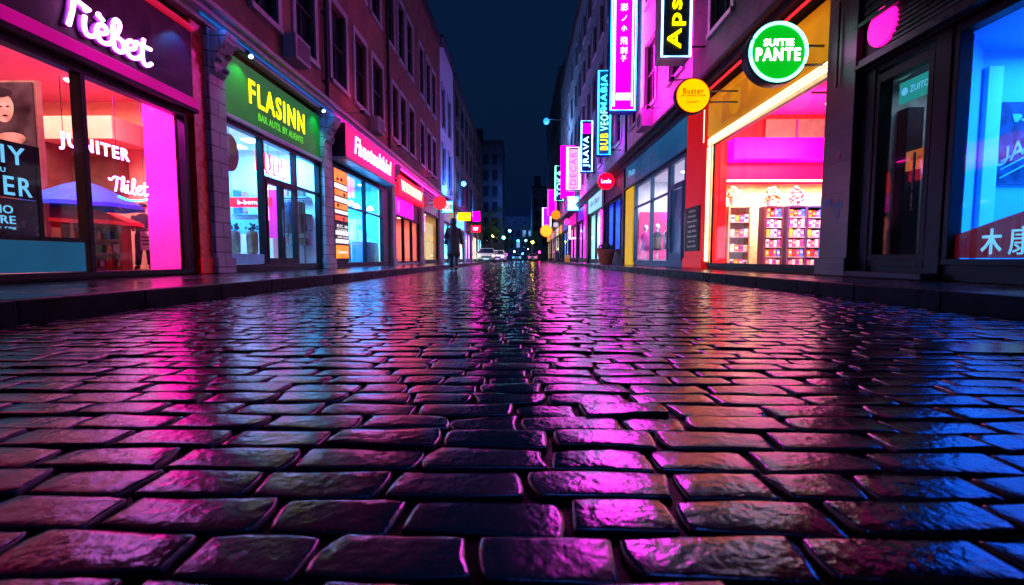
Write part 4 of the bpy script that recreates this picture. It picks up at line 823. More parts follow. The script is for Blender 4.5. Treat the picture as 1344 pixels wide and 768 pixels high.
# ================================================================== RIGHT: blue shop, nearest
t = shopfront(RS, 'blue-lit shop window with dark frame, rightmost shop', 2.0, 5.56, 2.92, [(2.0, 5.56)], sill=.40, room=False)
RW = lambda w: RS.x(w)
def rq(name, y0, w0, y1, w1, z0, z1, m, par): return MB().quad(RS.p(y0, w0, z0), RS.p(y1, w1, z0), RS.p(y1, w1, z1), RS.p(y0, w0, z1)).build(name, m, par)
MB().quad(RS.p(1.9, -.15, .2), RS.p(6.1, -.15, .2), RS.p(6.1, -5, .2), RS.p(1.9, -5, .2)).build('shop_floor', M['floor'], t)
MB().quad(RS.p(1.9, -.15, 2.93), RS.p(6.1, -.15, 2.93), RS.p(6.1, -5, 2.93), RS.p(1.9, -5, 2.93)).build('shop_ceiling', M['bluewall'], t)
rq('end_wall', 6.0, -.72, 6.0, -5, .2, 2.93, M['bluewall'], t); rq('back_wall', 1.9, -5, 6.05, -5, .2, 2.93, M['bluewall'], t); rq('end_wall', 1.9, -.15, 1.9, -5, .2, 2.93, M['bluewall'], t); rq('side_wall', 5.58, -.15, 6.0, -.72, .2, 2.93, M['bluewall'], t)
MB().fb(RS, 5.9, 5.995, -.87, -.70, .2, 2.7).build('wall_pier', mat('sky_blue_plaster', (.25, .65, .95), .6, var=.04), t)
for (w, y, r) in ((-.85, 5.3, .10), (-1.2, 4.6, .13), (-2.2, 5.2, .10)): MB().lathe([(.001, -.025), (r, -.025), (r*1.15, -.004), (r*1.15, -.001)], (RW(w), y, 2.93), 24).build('downlight', M['e_bluefix'], t)
lamp_area('shop_ceiling_lamp', (RW(-2.4), 4.2, 2.85), 3, 520, (.03, .36, 1), sy=3)
rb = MB(); n = 24
arc = [(5.55, .41), (5.55, .66)] + [(5.55-3.5*i/n, .66+.52*math.sin(PI*.62*i/n)) for i in range(1, n+1)] + [(2.05, .41)]
rb.prism(arc, lambda p: RS.p(p[0], -.10, p[1]), lambda p: RS.p(p[0], -.075, p[1]))
for i in range(60):
    y = 5.5-i*.057; zt = .66+.52*math.sin(PI*.62*min(1, max(0, (5.55-y)/3.5)))-.01
    rb.fb(RS, y-.022, y, -.075, -.062, .415, zt)
pn = rb.build('corrugated_panel', emat('corrugated_red_self_glow', (.30, .008, .02), .16, base=.9), t)  # faint red emission put in so the unlit panel shows
wt = thing('window_lettering', 'pale blue characters on the dark red corrugated window panel', 'lettering', RS.p(5.0, -.06, .5))
stext(RS, wt, '木', 5.07, -.058, .585, .22, .27, M['e_text'], bold=.05, depth=.008); stext(RS, wt, '康', 4.77, -.058, .585, .24, .28, M['e_text'], bold=.0, depth=.008)
pp = thing('wall_poster', 'dark blue poster with slanted white lettering on the blue shop wall', 'poster', (6.6, 5.9, 1.3))
MB().box(5.84, 7.0, 5.96, 5.995, 1.31, 2.30).build('canvas', mat('navy_poster_print', (.012, .05, .14), .5, var=.7, scale=7), pp)
lettering(pp, 'UAAPH', (6.2, 5.955, 1.82), AX, UP, .8, .2, mat('sky_blue_print', (.15, .45, .7), .5), depth=.004, slope=.55, bold=.02)
k = MB()
for i in range(9): x = 5.94+random.uniform(0, .5); z = 2.02+random.uniform(0, .2); blob(k, x, z, random.uniform(.03, .08), random.uniform(.015, .05), 5.953-.0007*i, .3, 12)
for i in range(3): k.quad(P(5.86, 5.952, 1.38+i*.1), P(6.9, 5.952, 1.94+i*.1), P(6.9, 5.952, 1.96+i*.1), P(5.86, 5.952, 1.40+i*.1))
k.build('printed_shapes', mat('sky_blue_print', (.15, .45, .7), .5), pp)
# entrance beside it
t = shopfront(RS, 'dim glazed entrance door in a dark frame between the blue shop and the tiled pier', 5.62, 6.93, 2.95, [(5.78, 6.72)], sill=.44, room=False, glassm=M['dimglass'])
MB().fb(RS, 5.57, 5.78, -.2, .045, PZ+.004, 3.0).fb(RS, 6.72, 6.94, -.2, .045, PZ+.004, 3.0).build('door_post', M['frame'], t, bevel=.01)
dd = MB().fb(RS, 5.80, 5.88, -.06, .035, .3, 2.9).fb(RS, 6.64, 6.70, -.06, .035, .3, 2.9).fb(RS, 5.88, 6.64, -.06, .035, .3, .46).fb(RS, 5.88, 6.64, -.06, .035, 2.78, 2.9).build('door', M['frame'], t, bevel=.005)
MB().tube([RS.p(5.94, .09, 1.0), RS.p(5.94, .09, 1.7)], .014, 8).build('handle', M['metal'], dd)
MB().fb(RS, 5.6, 6.9, .0, .22, PZ+.003, .23).build('doorstep', M['dtrim'], t, bevel=.01)
lobby = mat('lobby_plaster', (.32, .36, .4), .6)
rq('lobby_wall', 7.3, -.15, 7.3, -2.6, .2, 2.94, lobby, t); rq('lobby_wall', 6.05, -2.6, 7.3, -2.6, .2, 2.94, lobby, t); rq('lobby_wall', 6.06, -.8, 6.06, -2.6, .2, 2.94, lobby, t)
MB().quad(RS.p(5.6, -.15, 2.945), RS.p(7.3, -.15, 2.945), RS.p(7.3, -2.6, 2.945), RS.p(5.6, -2.6, 2.945)).build('lobby_ceiling', lobby, t); MB().quad(RS.p(5.6, -.15, .2), RS.p(7.3, -.15, .2), RS.p(7.3, -2.6, .2), RS.p(5.6, -2.6, .2)).build('lobby_floor', M['floor'], t)
MB().fb(RS, 7.1, 7.29, -.95, -.72, .2, 2.6).build('lobby_pier', M['dtrim'], t)
lamp_area('lobby_lamp', RS.p(6.6, -1.0, 2.9), .5, 8, (.7, .9, 1), sy=.5)
s_ = thing('green_sign', 'small teal green lit sign with a round mark hanging inside the dim door', 'sign', RS.p(6.2, -.25, 2.5))
MB().fb(RS, 6.02, 6.52, -.16, -.13, 2.45, 2.72).build('board', M['e_teal'], s_); stext(RS, s_, 'ZUITOI', 6.19, -.128, 2.59, .30, .085, M['e_text'], depth=.004)
MB().lathe([(.035, 0), (.05, 0), (.05, .004), (.035, .004)], (RS.x(-.126), 6.43, 2.59), 16, 'x').build('round_mark', M['e_text'], s_)
s_ = thing('orange_card', 'small orange card hanging inside the dim entrance door', 'sign', RS.p(6.1, -.2, 1.6)); MB().fb(RS, 5.99, 6.34, -.14, -.125, 1.54, 1.79).build('card', M['e_orgdim'], s_); stext(RS, s_, 'TOGART', 6.17, -.123, 1.68, .18, .04, M['black'], depth=.003)
nb = thing('notice_board', 'pale notice sheets pinned inside the dim entrance', 'notices', RS.p(7.2, -.5, 1)); 
for i in range(4):
    for j in range(3): MB().box(RS.x(-.25)+j*.14, RS.x(-.25)+j*.14+.11, 7.27, 7.285, .55+i*.24, .74+i*.24).build('notice_sheet', mat('grey_notice_%d' % ((i+j) % 3), [(.3,.3,.32),(.15,.15,.17),(.42,.4,.38)][(i+j) % 3], .6), nb)
t = thing('shutter_box', 'dark slatted shutter housing over the entrance and the blue window', 'shutter', RS.p(4.5, .1, 3.0))
MB().fb(RS, 2.0, 6.94, -.1, .08, 3.03, 4.6).build('housing', M['black'], t)
k = MB()
for i in range(15): k.fb(RS, 2.0, 6.9, .083, .10+.015*(i % 2), 3.72+i*.058, 3.757+i*.058)
for i, (z, w) in enumerate(((3.05, .2), (3.13, .14), (3.64, .16))): k.fb(RS, 2.0, 6.95, .083, w, z, z+.05)
for i in range(6): k.fb(RS, 2.0, 6.4, .083, .105, 3.22+i*.06, 3.255+i*.06)
k.build('slats', M['slat'], t)
t = thing('disc_light', 'glowing pink disc on the dark slatted housing over the entrance', 'sign', RS.p(6.58, .1, 3.4)); MB().lathe([(.245, 0), (.25, -.02), (.24, -.05), (.001, -.052)], (RS.x(.082), 6.56, 3.48), 40, 'x').build('lens', M['e_dot'], t, smooth=False)
pier(RS, 6.96, 7.6, 4.6, M['tile'], 'dark tiled pier with old stickers left of the entrance door', w=.16)
t = thing('sticker', 'blue torn stickers on the dark tiled pier', 'sticker', RS.p(7.25, .17, 1.2))
for (y, z, a, b) in ((7.1, 1.15, .2, .1), (7.35, 1.2, .16, .12), (7.15, 1.0, .1, .12)): MB().fb(RS, y, y+a, .163, .166, z, z+b).build('label', mat('sticker_blue', (.03, .09, .2), .5, var=.6, scale=20), t)
t = thing('round_sticker', 'small round pinkish sticker on the dark tiled pier', 'sticker', RS.p(7.25, .17, 2)); MB().lathe([(.001, -.004), (.06, -.004), (.06, 0)], (RS.x(.163), 7.24, 1.95), 20, 'x').build('disc', mat('sticker_pink', (.3, .06, .16), .5, var=.6, scale=40), t)
t = thing('wall_pipe', 'thin dark pipe with a ring at the top on the tiled pier', 'pipe', RS.p(7.3, .2, 3)); MB().tube([RS.p(7.3, .2, 2.95), RS.p(7.3, .2, 4.2)], .018, 8).build('pipe', M['plastic'], t); MB().tube([RS.p(7.3+.07*math.cos(a), .2, 4.27+.07*math.sin(a)) for a in [2*PI*i/16 for i in range(16)]], .018, 6, closed=True).build('ring', M['plastic'], t)

# ================================================================== RIGHT: red and yellow sweet shop
t = shopfront(RS, 'tall red sweet shop window edged by a strip of warm lights', 7.62, 12.5, 3.32, [(7.62, 12.5)], sill=.30, room=False, riser=M['black'])
rq('end_wall', 13.0, -.15, 13.0, -4.4, .16, 4.25, M['redpaint'], t); rq('back_wall', 7.6, -4.4, 13, -4.4, .16, 4.25, M['redpaint'], t); rq('end_wall', 7.62, -.2, 7.62, -4.4, .16, 4.25, M['redpaint'], t)
MB().quad(RS.p(7.6, -.15, 4.25), RS.p(13, -.15, 4.25), RS.p(13, -4.4, 4.25), RS.p(7.6, -4.4, 4.25)).build('shop_ceiling', mat('hot_pink_ceiling', (.85, .03, .4), .6, var=.08), t); MB().quad(RS.p(7.6, -.15, .16), RS.p(13, -.15, .16), RS.p(13, -4.4, .16), RS.p(7.6, -4.4, .16)).build('shop_floor', M['floor'], t)
MB().quad(RS.p(7.62, -.13, 3.4), RS.p(12.9, -.13, 3.4), RS.p(12.9, -.13, 4.25), RS.p(7.62, -.13, 4.25)).build('bulkhead', M['redpaint'], t)
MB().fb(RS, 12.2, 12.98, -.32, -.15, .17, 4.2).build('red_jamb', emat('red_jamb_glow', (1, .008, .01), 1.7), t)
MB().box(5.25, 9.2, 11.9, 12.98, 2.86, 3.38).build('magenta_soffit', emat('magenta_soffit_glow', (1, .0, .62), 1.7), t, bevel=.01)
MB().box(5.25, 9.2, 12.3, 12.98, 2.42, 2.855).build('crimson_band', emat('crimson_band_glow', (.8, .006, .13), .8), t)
MB().box(5.25, 9.2, 12.28, 12.34, 2.38, 2.415).build('shelf_light', M['e_warm'], t)
MB().box(5.25, 9.2, 12.9, 12.98, .17, 2.40).build('display_back', mat('cream_display_back', (.85, .62, .36), .6), t); MB().box(5.2, 5.245, 12.3, 12.98, .17, 2.42).build('display_side', M['lwood'], t)
up_ = MB().box(6.5, 8.1, 12.88, 12.97, 3.42, 4.1).build('mezzanine_window', M['brown'], t); MB().box(7.28, 7.33, 12.84, 12.879, 3.42, 4.1).box(6.46, 8.14, 12.84, 12.879, 3.39, 3.42).build('window_bar', M['crimson'], t)
lamp_area('display_lamp', (7.0, 12.2, 2.34), 3.0, 170, (1, .80, .55), sy=.4)
lamp_area('shop_ceiling_lamp', (6.8, 10.0, 4.1), 2, 70, (1, .06, .4), sy=3)
lamp_area('display_fill_light', (6.4, 10.2, 3.3), 2.5, 480, (1, .70, .74), rot=(math.radians(55), 0, 0), sy=.5)  # added fill light, brightens the racks from in front
lamp_area('shop_front_lamp', (5.8, 9.6, 3.2), .4, 25, (1, .3, .5), sy=3)
t2 = thing('track_spotlight', 'bright white spotlight on a ceiling track in the red shop', 'spotlight', (6.7, 10.6, 4.1))
MB().box(6.3, 7.2, 10.58, 10.62, 3.98, 4.02).build('track', M['plastic'], t2); MB().tube([(6.75, 10.6, 3.98), (6.75, 10.6, 3.85)], .015, 8).build('stem', M['plastic'], t2); MB().ball((6.72, 10.55, 3.76), .12, 14, 10).build('bulb', emat('spot_bulb_glow', (1, .9, .95), 8), t2, smooth=True)
t2 = thing('led_strip', 'warm white light strip framing the red shop window', 'light strip', RS.p(12, .05, 2))
k = MB()
for (w, z) in ((.06, 3.36), (.06, 3.42), (.06, 3.48)): k.tube([RS.p(7.64, w, z+.02), RS.p(12.5, w, z-.02)], .016, 6)
k.build('top_tube', emat('warm_led_top', (1, .72, .42), 3), t2)
MB().fb(RS, 7.62, 12.52, .003, .04, 3.31, 3.53).build('backing', M['e_warmsoft'], t2)
k = MB()
for c_ in (12.36, 12.44, 12.52):
    for i in range(64): k.ball(RS.p(c_, .06, .36+i*.046), .014, 6, 4)
k.build('side_bulbs', M['e_warm'], t2); MB().fb(RS, 12.30, 12.58, .003, .035, .3, 3.3).build('side_backing', mat('strip_backing_cream', (.6, .42, .18), .5), t2)
k = MB()
for i in range(18): k.ball(RS.p(12.6, .14, 3.45+i*.05), .014, 6, 4)
k.build('upper_bulbs', M['e_warm'], t2)
t = fascia(RS, 'sign_board', 'mustard yellow fascia over the red shop window', 7.62, 12.55, 3.56, 4.5, -.02, .06, emat('mustard_board_added_glow', (.75, .30, .005), .42, var=.45, scale=1.2, base=.6), cat='sign board')  # yellow emission put into the board to tint its reflection
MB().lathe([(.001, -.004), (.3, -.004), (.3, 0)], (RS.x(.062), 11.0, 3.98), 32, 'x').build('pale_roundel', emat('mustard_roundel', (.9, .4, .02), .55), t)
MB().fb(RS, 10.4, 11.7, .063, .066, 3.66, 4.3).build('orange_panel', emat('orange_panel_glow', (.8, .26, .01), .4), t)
lamp_area('fascia_lamp', RS.p(10, .45, 4.45), .1, 22, (1, .7, .2), rot=(0, 0, 0), sy=4.5)
t2 = thing('neon_strip', 'red neon strip under the dark cornice over the yellow fascia', 'neon strip', RS.p(10, .3, 4.6)); MB().tube([RS.p(7.62, .25, 4.58), RS.p(13.9, .25, 4.58)], .022, 8).build('tube', M['e_red'], t2)
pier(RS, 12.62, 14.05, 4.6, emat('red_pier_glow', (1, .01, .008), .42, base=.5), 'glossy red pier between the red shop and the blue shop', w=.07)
t = thing('menu_board', 'black menu board with pale lettering on the red pier', 'menu board', RS.p(13.3, .1, 1.2)); MB().fb(RS, 12.85, 13.95, .073, .10, .62, 1.86).build('board', M['black'], t, bevel=.008)
k = MB()
for i, tx in enumerate(('AASA', 'Pecinsstt', 'Bewolisl', 'carovan tea', 'milk 3.60', 'Praseconde', 'sino rice', 'lemon 2.40')): lettering(None, tx, RS.p(13.4, .101, 1.74-i*.14), -AY, UP, .5+.1*(i % 3), .06, None, depth=.004, bold=.005, mb=k)
k.build('lettering', emat('menu_text', (.5, .4, .45), .5), t)
# shelves and goods
def rack(x0, x1, y, z1, lv, m, label, back=True):
    t = thing('display_rack', label, 'rack', ((x0+x1)/2, y+.15, .16)); k = MB().box(x0, x0+.04, y, y+.3, .16, z1).box(x1-.04, x1, y, y+.3, .16, z1).box(x0+.04, x1-.04, y, y+.3, z1-.04, z1)
    k.build('carcass', m, t); MB().box(x0+.04, x1-.04, y+.28, y+.3, .16, z1-.04).build('back_panel', m, t)
    zs = [.2+i*(z1-.25)/lv for i in range(lv)]
    for z in zs: MB().box(x0+.041, x1-.041, y-.02, y+.279, z, z+.02).build('shelf_board', M['rackshelf'], t)
    return zs
pc = [('pink', (.85, .08, .35)), ('violet', (.35, .08, .6)), ('yellow', (.85, .55, .05)), ('red', (.8, .04, .04)), ('white', (.8, .75, .75)), ('blue', (.05, .2, .65)), ('orange', (.9, .28, .03)), ('lilac', (.6, .4, .75))]
ords = ['bottom', 'second', 'third', 'fourth', 'fifth', 'sixth']
q_ = 0
for nm, x0, x1, y, z1, lv, m, npk, hmax in (('pale wooden', 5.30, 5.86, 12.2, 1.75, 4, M['lwood'], 4, .2), ('left dark', 5.90, 6.36, 11.6, 1.68, 6, mat('wine_rack', (.14, .03, .06), .4), 4, .205), ('middle dark', 6.40, 6.86, 11.5, 1.68, 6, mat('plum_rack', (.12, .04, .14), .4), 4, .205), ('right dark', 6.90, 7.36, 11.6, 1.68, 6, mat('indigo_rack', (.06, .05, .2), .4), 4, .19), ('tall cream', 7.5, 8.3, 12.1, 2.0, 6, M['lwood'], 4, .24)):
    zs = rack(x0, x1, y, z1, lv, m, '%s display rack of bright packets in the red shop' % nm)
    for li, z in enumerate(zs):
        wd = (x1-x0-.1)/npk
        for i in range(npk):
            cn, cc = pc[(q_*3+li*2+i*(1+li % 2)) % 8 if nm != 'pale wooden' else [4, 6, 0, 4][i % 4]]
            if nm == 'tall cream': cn, cc = pc[(li+i*3) % 8]
            q_ += 1; x = x0+.05+i*wd; h_ = hmax*random.uniform(.75, 1)
            b = MB().box(x+.004, x+wd-.004, y, y+.2, z+.021, z+.021+h_); o = b.build('packet', [mat('packet_'+cn, cc, .3, bump=.3, bscale=18)], bevel=.012)
            tag(o, '%s packet, %s from the left on the %s shelf up of the %s rack' % (cn, ['first', 'second', 'third', 'last'][i], ords[li], nm), 'packet', 'bright packets on the shop racks')
            l = MB().box(x+.02, x+wd-.02, y-.0016, y-.0004, z+.021+h_*.4, z+.021+h_*.72).build('packet_print', mat('packet_print_%d' % (q_ % 3), [(.85, .8, .7), (.1, .05, .2), (.9, .7, .1)][q_ % 3], .4), None); l.parent = o
for i, (x, y, z, cn, cc, r) in enumerate(((5.5, 12.35, 1.76, 'pale straw', (.85, .7, .4), .2), (6.15, 11.75, 1.63, 'peach and cream', (.9, .5, .3), .22), (6.68, 11.65, 1.63, 'rosy', (.85, .3, .35), .2))):
    tt = thing('sweet_bouquet', '%s bouquet of round sweets in a tub on top of a rack' % cn, 'sweets', (x, y, z)); k = MB()
    for q in range(34):
        a = random.uniform(0, 2*PI); u = random.random(); k.ball((x+r*.8*math.cos(a)*math.sqrt(u), y+r*.7*math.sin(a)*math.sqrt(u), z+.16+r*1.9*random.random()*(1-u*.7)), random.uniform(.035, .06), 8, 6)
    k.build('sweets', mat('sweets_%d' % i, cc, .4, var=.5, scale=14), tt, smooth=True)
    MB().lathe([(.09, 0), (.13, .15), (.14, .18), (.12, .18)], (x, y, z), 16).build('tub', M['white'], tt)
t = thing('pale_blue_bag', 'pale blue rucksack hanging beside the right dark rack', 'bag', (7.6, 11.4, 1)); MB().ball((7.58, 11.3, 1.05), .22, 14, 10, sx=.75, sy=.5, sz=1.5).build('bag_body', mat('ice_blue_cloth', (.35, .65, .8), .6), t, smooth=True)
MB().tube([(7.46, 11.2, 1.25), (7.40, 11.12, 1.05), (7.46, 11.2, .8)], .025, 8).tube([(7.55, 11.3, 1.36), (7.58, 11.3, 1.46), (7.62, 11.3, 1.36)], .015, 8).build('strap', M['blueumb'], t)
t = thing('hat_stand', 'wooden stand hung with patterned scarves at the right of the sweet shop', 'stand', (7.8, 10.9, .16)); MB().tube([(7.75, 10.9, .16), (7.75, 10.9, 1.95)], .03, 8).build('post', M['lwood'], t); MB().lathe([(.22, 0), (.22, .04), (.05, .07)], (7.75, 10.9, .16), 16).build('base', M['lwood'], t)
for i in range(6):
    a = i*1.05; x = 7.72+.16*math.cos(a); y = 10.9+.16*math.sin(a)
    tag(MB().tube([(7.75, 10.9, 1.9-i*.12), (x, y, 1.88-i*.12), (x+.03, y, 1.4-i*.12), (x-.02, y, 1.0-i*.08)], 0, 8, rs=[.02, .05, .07, .05]).build('scarf', mat('scarf_%d' % i, [(.5,.1,.4),(.2,.15,.5),(.7,.5,.5),(.1,.1,.2),(.6,.1,.1),(.4,.3,.6)][i], .8, var=.7, scale=20)), '%s scarf hanging on the wooden stand in the sweet shop' % ['plum', 'indigo', 'blush', 'black', 'red', 'lavender'][i], 'scarf', 'scarves on the stand')
t = thing('red_basket', 'glossy red basket on the floor at the right of the sweet shop', 'basket', (7.3, 10.2, .16)); MB().lathe([(.16, 0), (.26, .12), (.30, .30), (.27, .30), (.22, .1)], (7.15, 10.2, .16), 24).build('bowl', M['redpaint'], t, smooth=True); MB().tube([(7.15+.28*math.cos(a), 10.2, .45+.26*math.sin(a)) for a in [PI*i/12 for i in range(13)]], .014, 6).build('handle', M['redpaint'], t)
# hanging round signs
t = hang_disc(RS, 'round_sign', 'round green sign with mint ring lettered SUITIE PANTE', 7.75, 4.05, 3.655, .49, .2, M['e_grnface'], M['dtrim'])
MB().tube([(4.05+.44*math.cos(a), 7.725, 3.655+.44*math.sin(a)) for a in [2*PI*i/48 for i in range(48)]], .026, 8, closed=True).build('neon_ring', M['e_mint'], t)
lettering(t, 'SUITIE', (4.05, 7.736, 3.80), AX, UP, .46, .10, M['e_white'], bold=.0, depth=.02); lettering(t, 'PANTE', (4.05, 7.736, 3.62), AX, UP, .69, .19, M['e_white'], bold=.05, depth=.012)
t = hang_disc(RS, 'round_sign', 'round yellow hanging sign with small red lettering', 10.8, 3.815, 4.025, .40, .13, M['e_yelface'], M['dtrim'])
lettering(t, 'Buster', (3.815, 10.786, 4.12), AX, UP, .45, .12, mat('sign_red_ink', (.6, .03, .01), .4), bold=.03, depth=.01); lettering(t, 'AVTAWAZITTXA', (3.815, 10.786, 4.02), AX, UP, .54, .04, mat('sign_red_ink', (.6, .03, .01), .4), depth=.01); lettering(t, 'VAUUBTT', (3.815, 10.786, 3.88), AX, UP, .30, .04, mat('sign_olive_ink', (.3, .2, .01), .4), depth=.01)

# ================================================================== RIGHT: blue fascia shop
t = shopfront(RS, 'blue shopfront with white-lit window and a dark door', 14.15, 20.6, 3.45, [(14.3, 15.7), (15.9, 18.0), (18.0, 20.5)], sill=.34, depth=3.2, wall=M['white'], light=(.75, .72, 1), power=430, bars=[(15.9, 20.5, 2.6), (14.3, 15.7, 2.75)], fixtures=4, fm=M['teal'])
k = MB().fb(RS, 14.4, 14.5, -.06, .05, .34, 2.72).fb(RS, 15.5, 15.6, -.06, .05, .34, 2.72).fb(RS, 14.5, 15.5, -.06, .05, .34, .6).fb(RS, 14.5, 15.5, -.06, .05, 2.62, 2.72).build('door', M['teal'], t); MB().tube([RS.p(15.4, .1, 1.1), RS.p(15.4, .1, 1.7)], .018, 8).build('handle', M['metal'], k)
MB().fb(RS, 14.55, 15.45, -.05, -.03, .6, 2.6).build('door_film', M['bluefascia'], t)
MB().quad(P(5.06, 20.4, .4), P(6.4, 20.4, .4), P(6.4, 20.4, 2.4), P(5.06, 20.4, 2.4)).build('pink_backdrop', emat('pink_backdrop_glow', (1, .12, .4), .7), t)
for i, (x, yy) in enumerate(((5.22, 19.9), (5.5, 19.2), (5.62, 18.2), (5.4, 17.2))):
    a = thing('mannequin', 'dressed mannequin, %s, in the blue-fronted shop' % ['at the yellow panel end', 'second from the yellow panel', 'third from the yellow panel', 'nearest the dark door'][i], 'mannequin', (x, yy, .16))
    k = MB(); loft(k, [(x, yy, .75, .2, .14), (x, yy, 1.05, .15, .12), (x, yy, 1.35, .21, .14), (x, yy, 1.5, .08, .08)]); k.build('dress', mat('dress_%d' % i, [(.6,.05,.3),(.05,.05,.08),(.7,.7,.75),(.5,.03,.08),(.2,.1,.4)][i], .7), a, smooth=True)
    MB().tube([(x, yy, .16), (x, yy, .76)], .03, 8).tube([(x, yy, 1.48), (x, yy, 1.6)], .045, 8).ball((x, yy, 1.7), .1, 12, 8, sz=1.2).build('stand', M['white'], a, smooth=True)
t = thing('wall_panel', 'bright yellow upright panel at the left end of the blue shopfront', 'panel', RS.p(21.4, .05, 1)); MB().fb(RS, 20.75, 22.15, -.1, .05, PZ+.004, 3.55).build('panel', emat('yellow_panel_glow', (1, .6, .0), .5, base=.8), t, bevel=.01)
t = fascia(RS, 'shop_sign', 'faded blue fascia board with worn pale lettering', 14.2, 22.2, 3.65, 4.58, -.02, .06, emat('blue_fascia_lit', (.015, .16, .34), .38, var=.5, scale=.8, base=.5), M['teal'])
stext(RS, t, 'Puo', 21.0, .063, 4.2, 1.1, .3, M['e_text'], depth=.006); stext(RS, t, 'digit', 18.2, .063, 4.25, 1.7, .42, mat('worn_lettering', (.2, .4, .5), .5), depth=.006, shear=.2); stext(RS, t, 'snd eurta nave', 18.6, .063, 3.88, 3.6, .2, mat('worn_lettering', (.2, .4, .5), .5), depth=.006)
pier(RS, 22.25, 22.7, 4.6, M['dtrim'], 'dark pier left of the yellow upright panel', w=.12)
# further units
t = shopfront(RS, 'narrow violet-blue shopfront behind the terracotta planter', 22.72, 27.6, 3.4, [(23.4, 25.2), (25.2, 27.0)], sill=.9, depth=1.8, wall=mat('violet_plaster', (.3, .35, .9), .6), light=(.08, .3, 1), power=260, fm=M['purple'], fixtures=2, fixm=M['e_bluefix'])
fascia(RS, 'sign_board', 'dark violet fascia over the narrow violet-blue shopfront', 22.75, 27.6, 3.6, 4.58, -.02, .06, M['purple'], M['dtrim'], cat='sign board')
t = hang_disc(RS, 'round_sign', 'round red sign with white lettering over the violet shopfront', 24.6, 4.37, 4.4, .42, .15, emat('red_round_face', (1, .0, .03), 2.4), M['e_redsoft']); lettering(t, 'Leele', (4.37, 24.585, 4.4), AX, UP, .5, .2, M['e_white'], bold=.03, depth=.01)
pier(RS, 27.65, 28.3, 4.6, M['dtrim'], 'dark pier behind the terracotta planter', w=.12)
pl = thing('planter', 'terracotta planter with a dark leafy plant on the right pavement', 'planter', (4.35, 24.3, PZ)); MB().lathe([(.28, 0), (.32, .05), (.44, .62), (.48, .62), (.48, .74), (.42, .74), (.40, .6)], (4.35, 24.3, PZ), 24).build('pot', M['terracotta'], pl, smooth=False)
k = MB()
for i in range(160):
    a = random.uniform(0, 2*PI); r = random.uniform(.02, .42); c = Vector((4.35+r*math.cos(a), 24.3+r*math.sin(a), PZ+.74+random.uniform(0, .38)*(1-.5*r/.42))); d1 = Vector((random.uniform(-1, 1), random.uniform(-1, 1), random.uniform(-.2, 1))).normalized()*.10; d2 = d1.cross(Vector((random.random(), random.random(), .3))).normalized()*.035
    k.quad(c-d1, c+d2, c+d1, c-d2)
k.build('foliage', M['leaf'], pl)
shopfront(RS, 'white-lit shop with a pale lit fascia past the planter', 28.3, 34.0, 3.4, [(28.4, 31.2), (31.2, 33.9)], sill=.4, depth=2, light=(.35, .8, 1), power=450, fixtures=3)
t = fascia(RS, 'shop_sign', 'pale ice-blue lit fascia with grey lettering past the planter', 28.3, 34.0, 3.6, 4.58, -.02, .10, emat('ice_fascia_face', (.3, .7, .95), 1.0, var=.3)); stext(RS, t, 'dbr Jlars', 31.2, .103, 4.1, 3.8, .5, M['navy'], depth=.006, shear=.2)
pier(RS, 34.05, 35.0, 4.6, M['dtrim'], 'dark pier past the pale lit fascia', w=.12)
rl = [('violet', (.6, .04, 1)), ('magenta', (1, .02, .6)), ('blue', (.08, .25, 1)), ('orange', (1, .5, .2)), ('cream', (1, .8, .5)), ('rosy', (1, .4, .5)), ('amber', (1, .6, .3))]
for i, (y0, y1) in enumerate(((35, 41), (41.2, 48), (48.2, 55), (55.2, 60), (60.2, 68), (68.2, 77), (77.2, 88))):
    nm, cc = rl[i]; md = (y0+y1)/2
    shopfront(RS, '%s lit shopfront far along the right side, under the hanging signs' % nm, y0+.3, y1-.3, 3.3, [(y0+.3, md), (md, y1-.3)], sill=.5, depth=1.6, light=cc, power=420, fixtures=2)
    fascia(RS, 'sign_board', 'glowing %s fascia far along the right side' % nm, y0+.3, y1-.3, 3.55, 4.5, -.02, .08, emat('far_fascia_%d' % i, [(.2,.01,.6),(.9,.0,.4),(.02,.05,.5),(1,.3,.02),(1,.7,.4),(.9,.2,.3),(1,.4,.05)][i], .9), cat='sign board')
    pier(RS, y0-.25, y0+.28, 4.6, M['dtrim'], 'dark pier before the %s lit shop' % nm, w=.12)

# ================================================================== RIGHT: hanging neon signs
t = hang_box(RS, 'blade_sign', 'black blade sign with yellow letters Apsl running upward', 12.8, 3.64, 4.44, 5.66, 8.3, .55, M['navy'], rim=mat('sign_case_white', (.5, .4, .55), .4), border=M['e_cyanw'], bt=.05)
lettering(t, 'Apsl', (4.04, 12.77, 6.60), UP, -AX, 1.42, .46, M['e_yel'], bold=.05, depth=.03)
t = hang_box(RS, 'blade_sign', 'tall magenta blade sign with white characters and cyan border', 20.0, 3.65, 4.72, 6.5, 11.1, .5, emat('big_magenta_face', (1, .0, .6), 45, var=.05), rim=M['blueumb'], border=M['e_cyan'], bt=.06)
MB().box(3.77, 3.85, 19.95, 19.985, 6.7, 10.9).box(4.53, 4.58, 19.95, 19.985, 6.7, 10.9).build('white_side_bar', M['e_white'], t); MB().box(3.90, 4.48, 19.955, 19.985, 6.95, 7.22).build('white_label', M['e_white'], t)
for ch, z, s in (('彩', 10.62, .29), ('ノ', 10.2, .2), ('小', 9.8, .22), ('飛', 9.3, .29), ('刺', 8.92, .27), ('子', 8.6, .22)): lettering(t, ch, (4.19, 19.97, z), AX, UP, s, s, M['e_white'], bold=.015, depth=.015)
t = hang_box(RS, 'blade_sign', 'narrow cyan-edged blade sign with cyan letters fading to yellow', 25.0, 3.94, 4.64, 5.79, 10.1, .5, mat('dim_teal_face', (.02, .16, .2), .4), rim=M['blueumb'], border=M['e_cyan'], bt=.07)
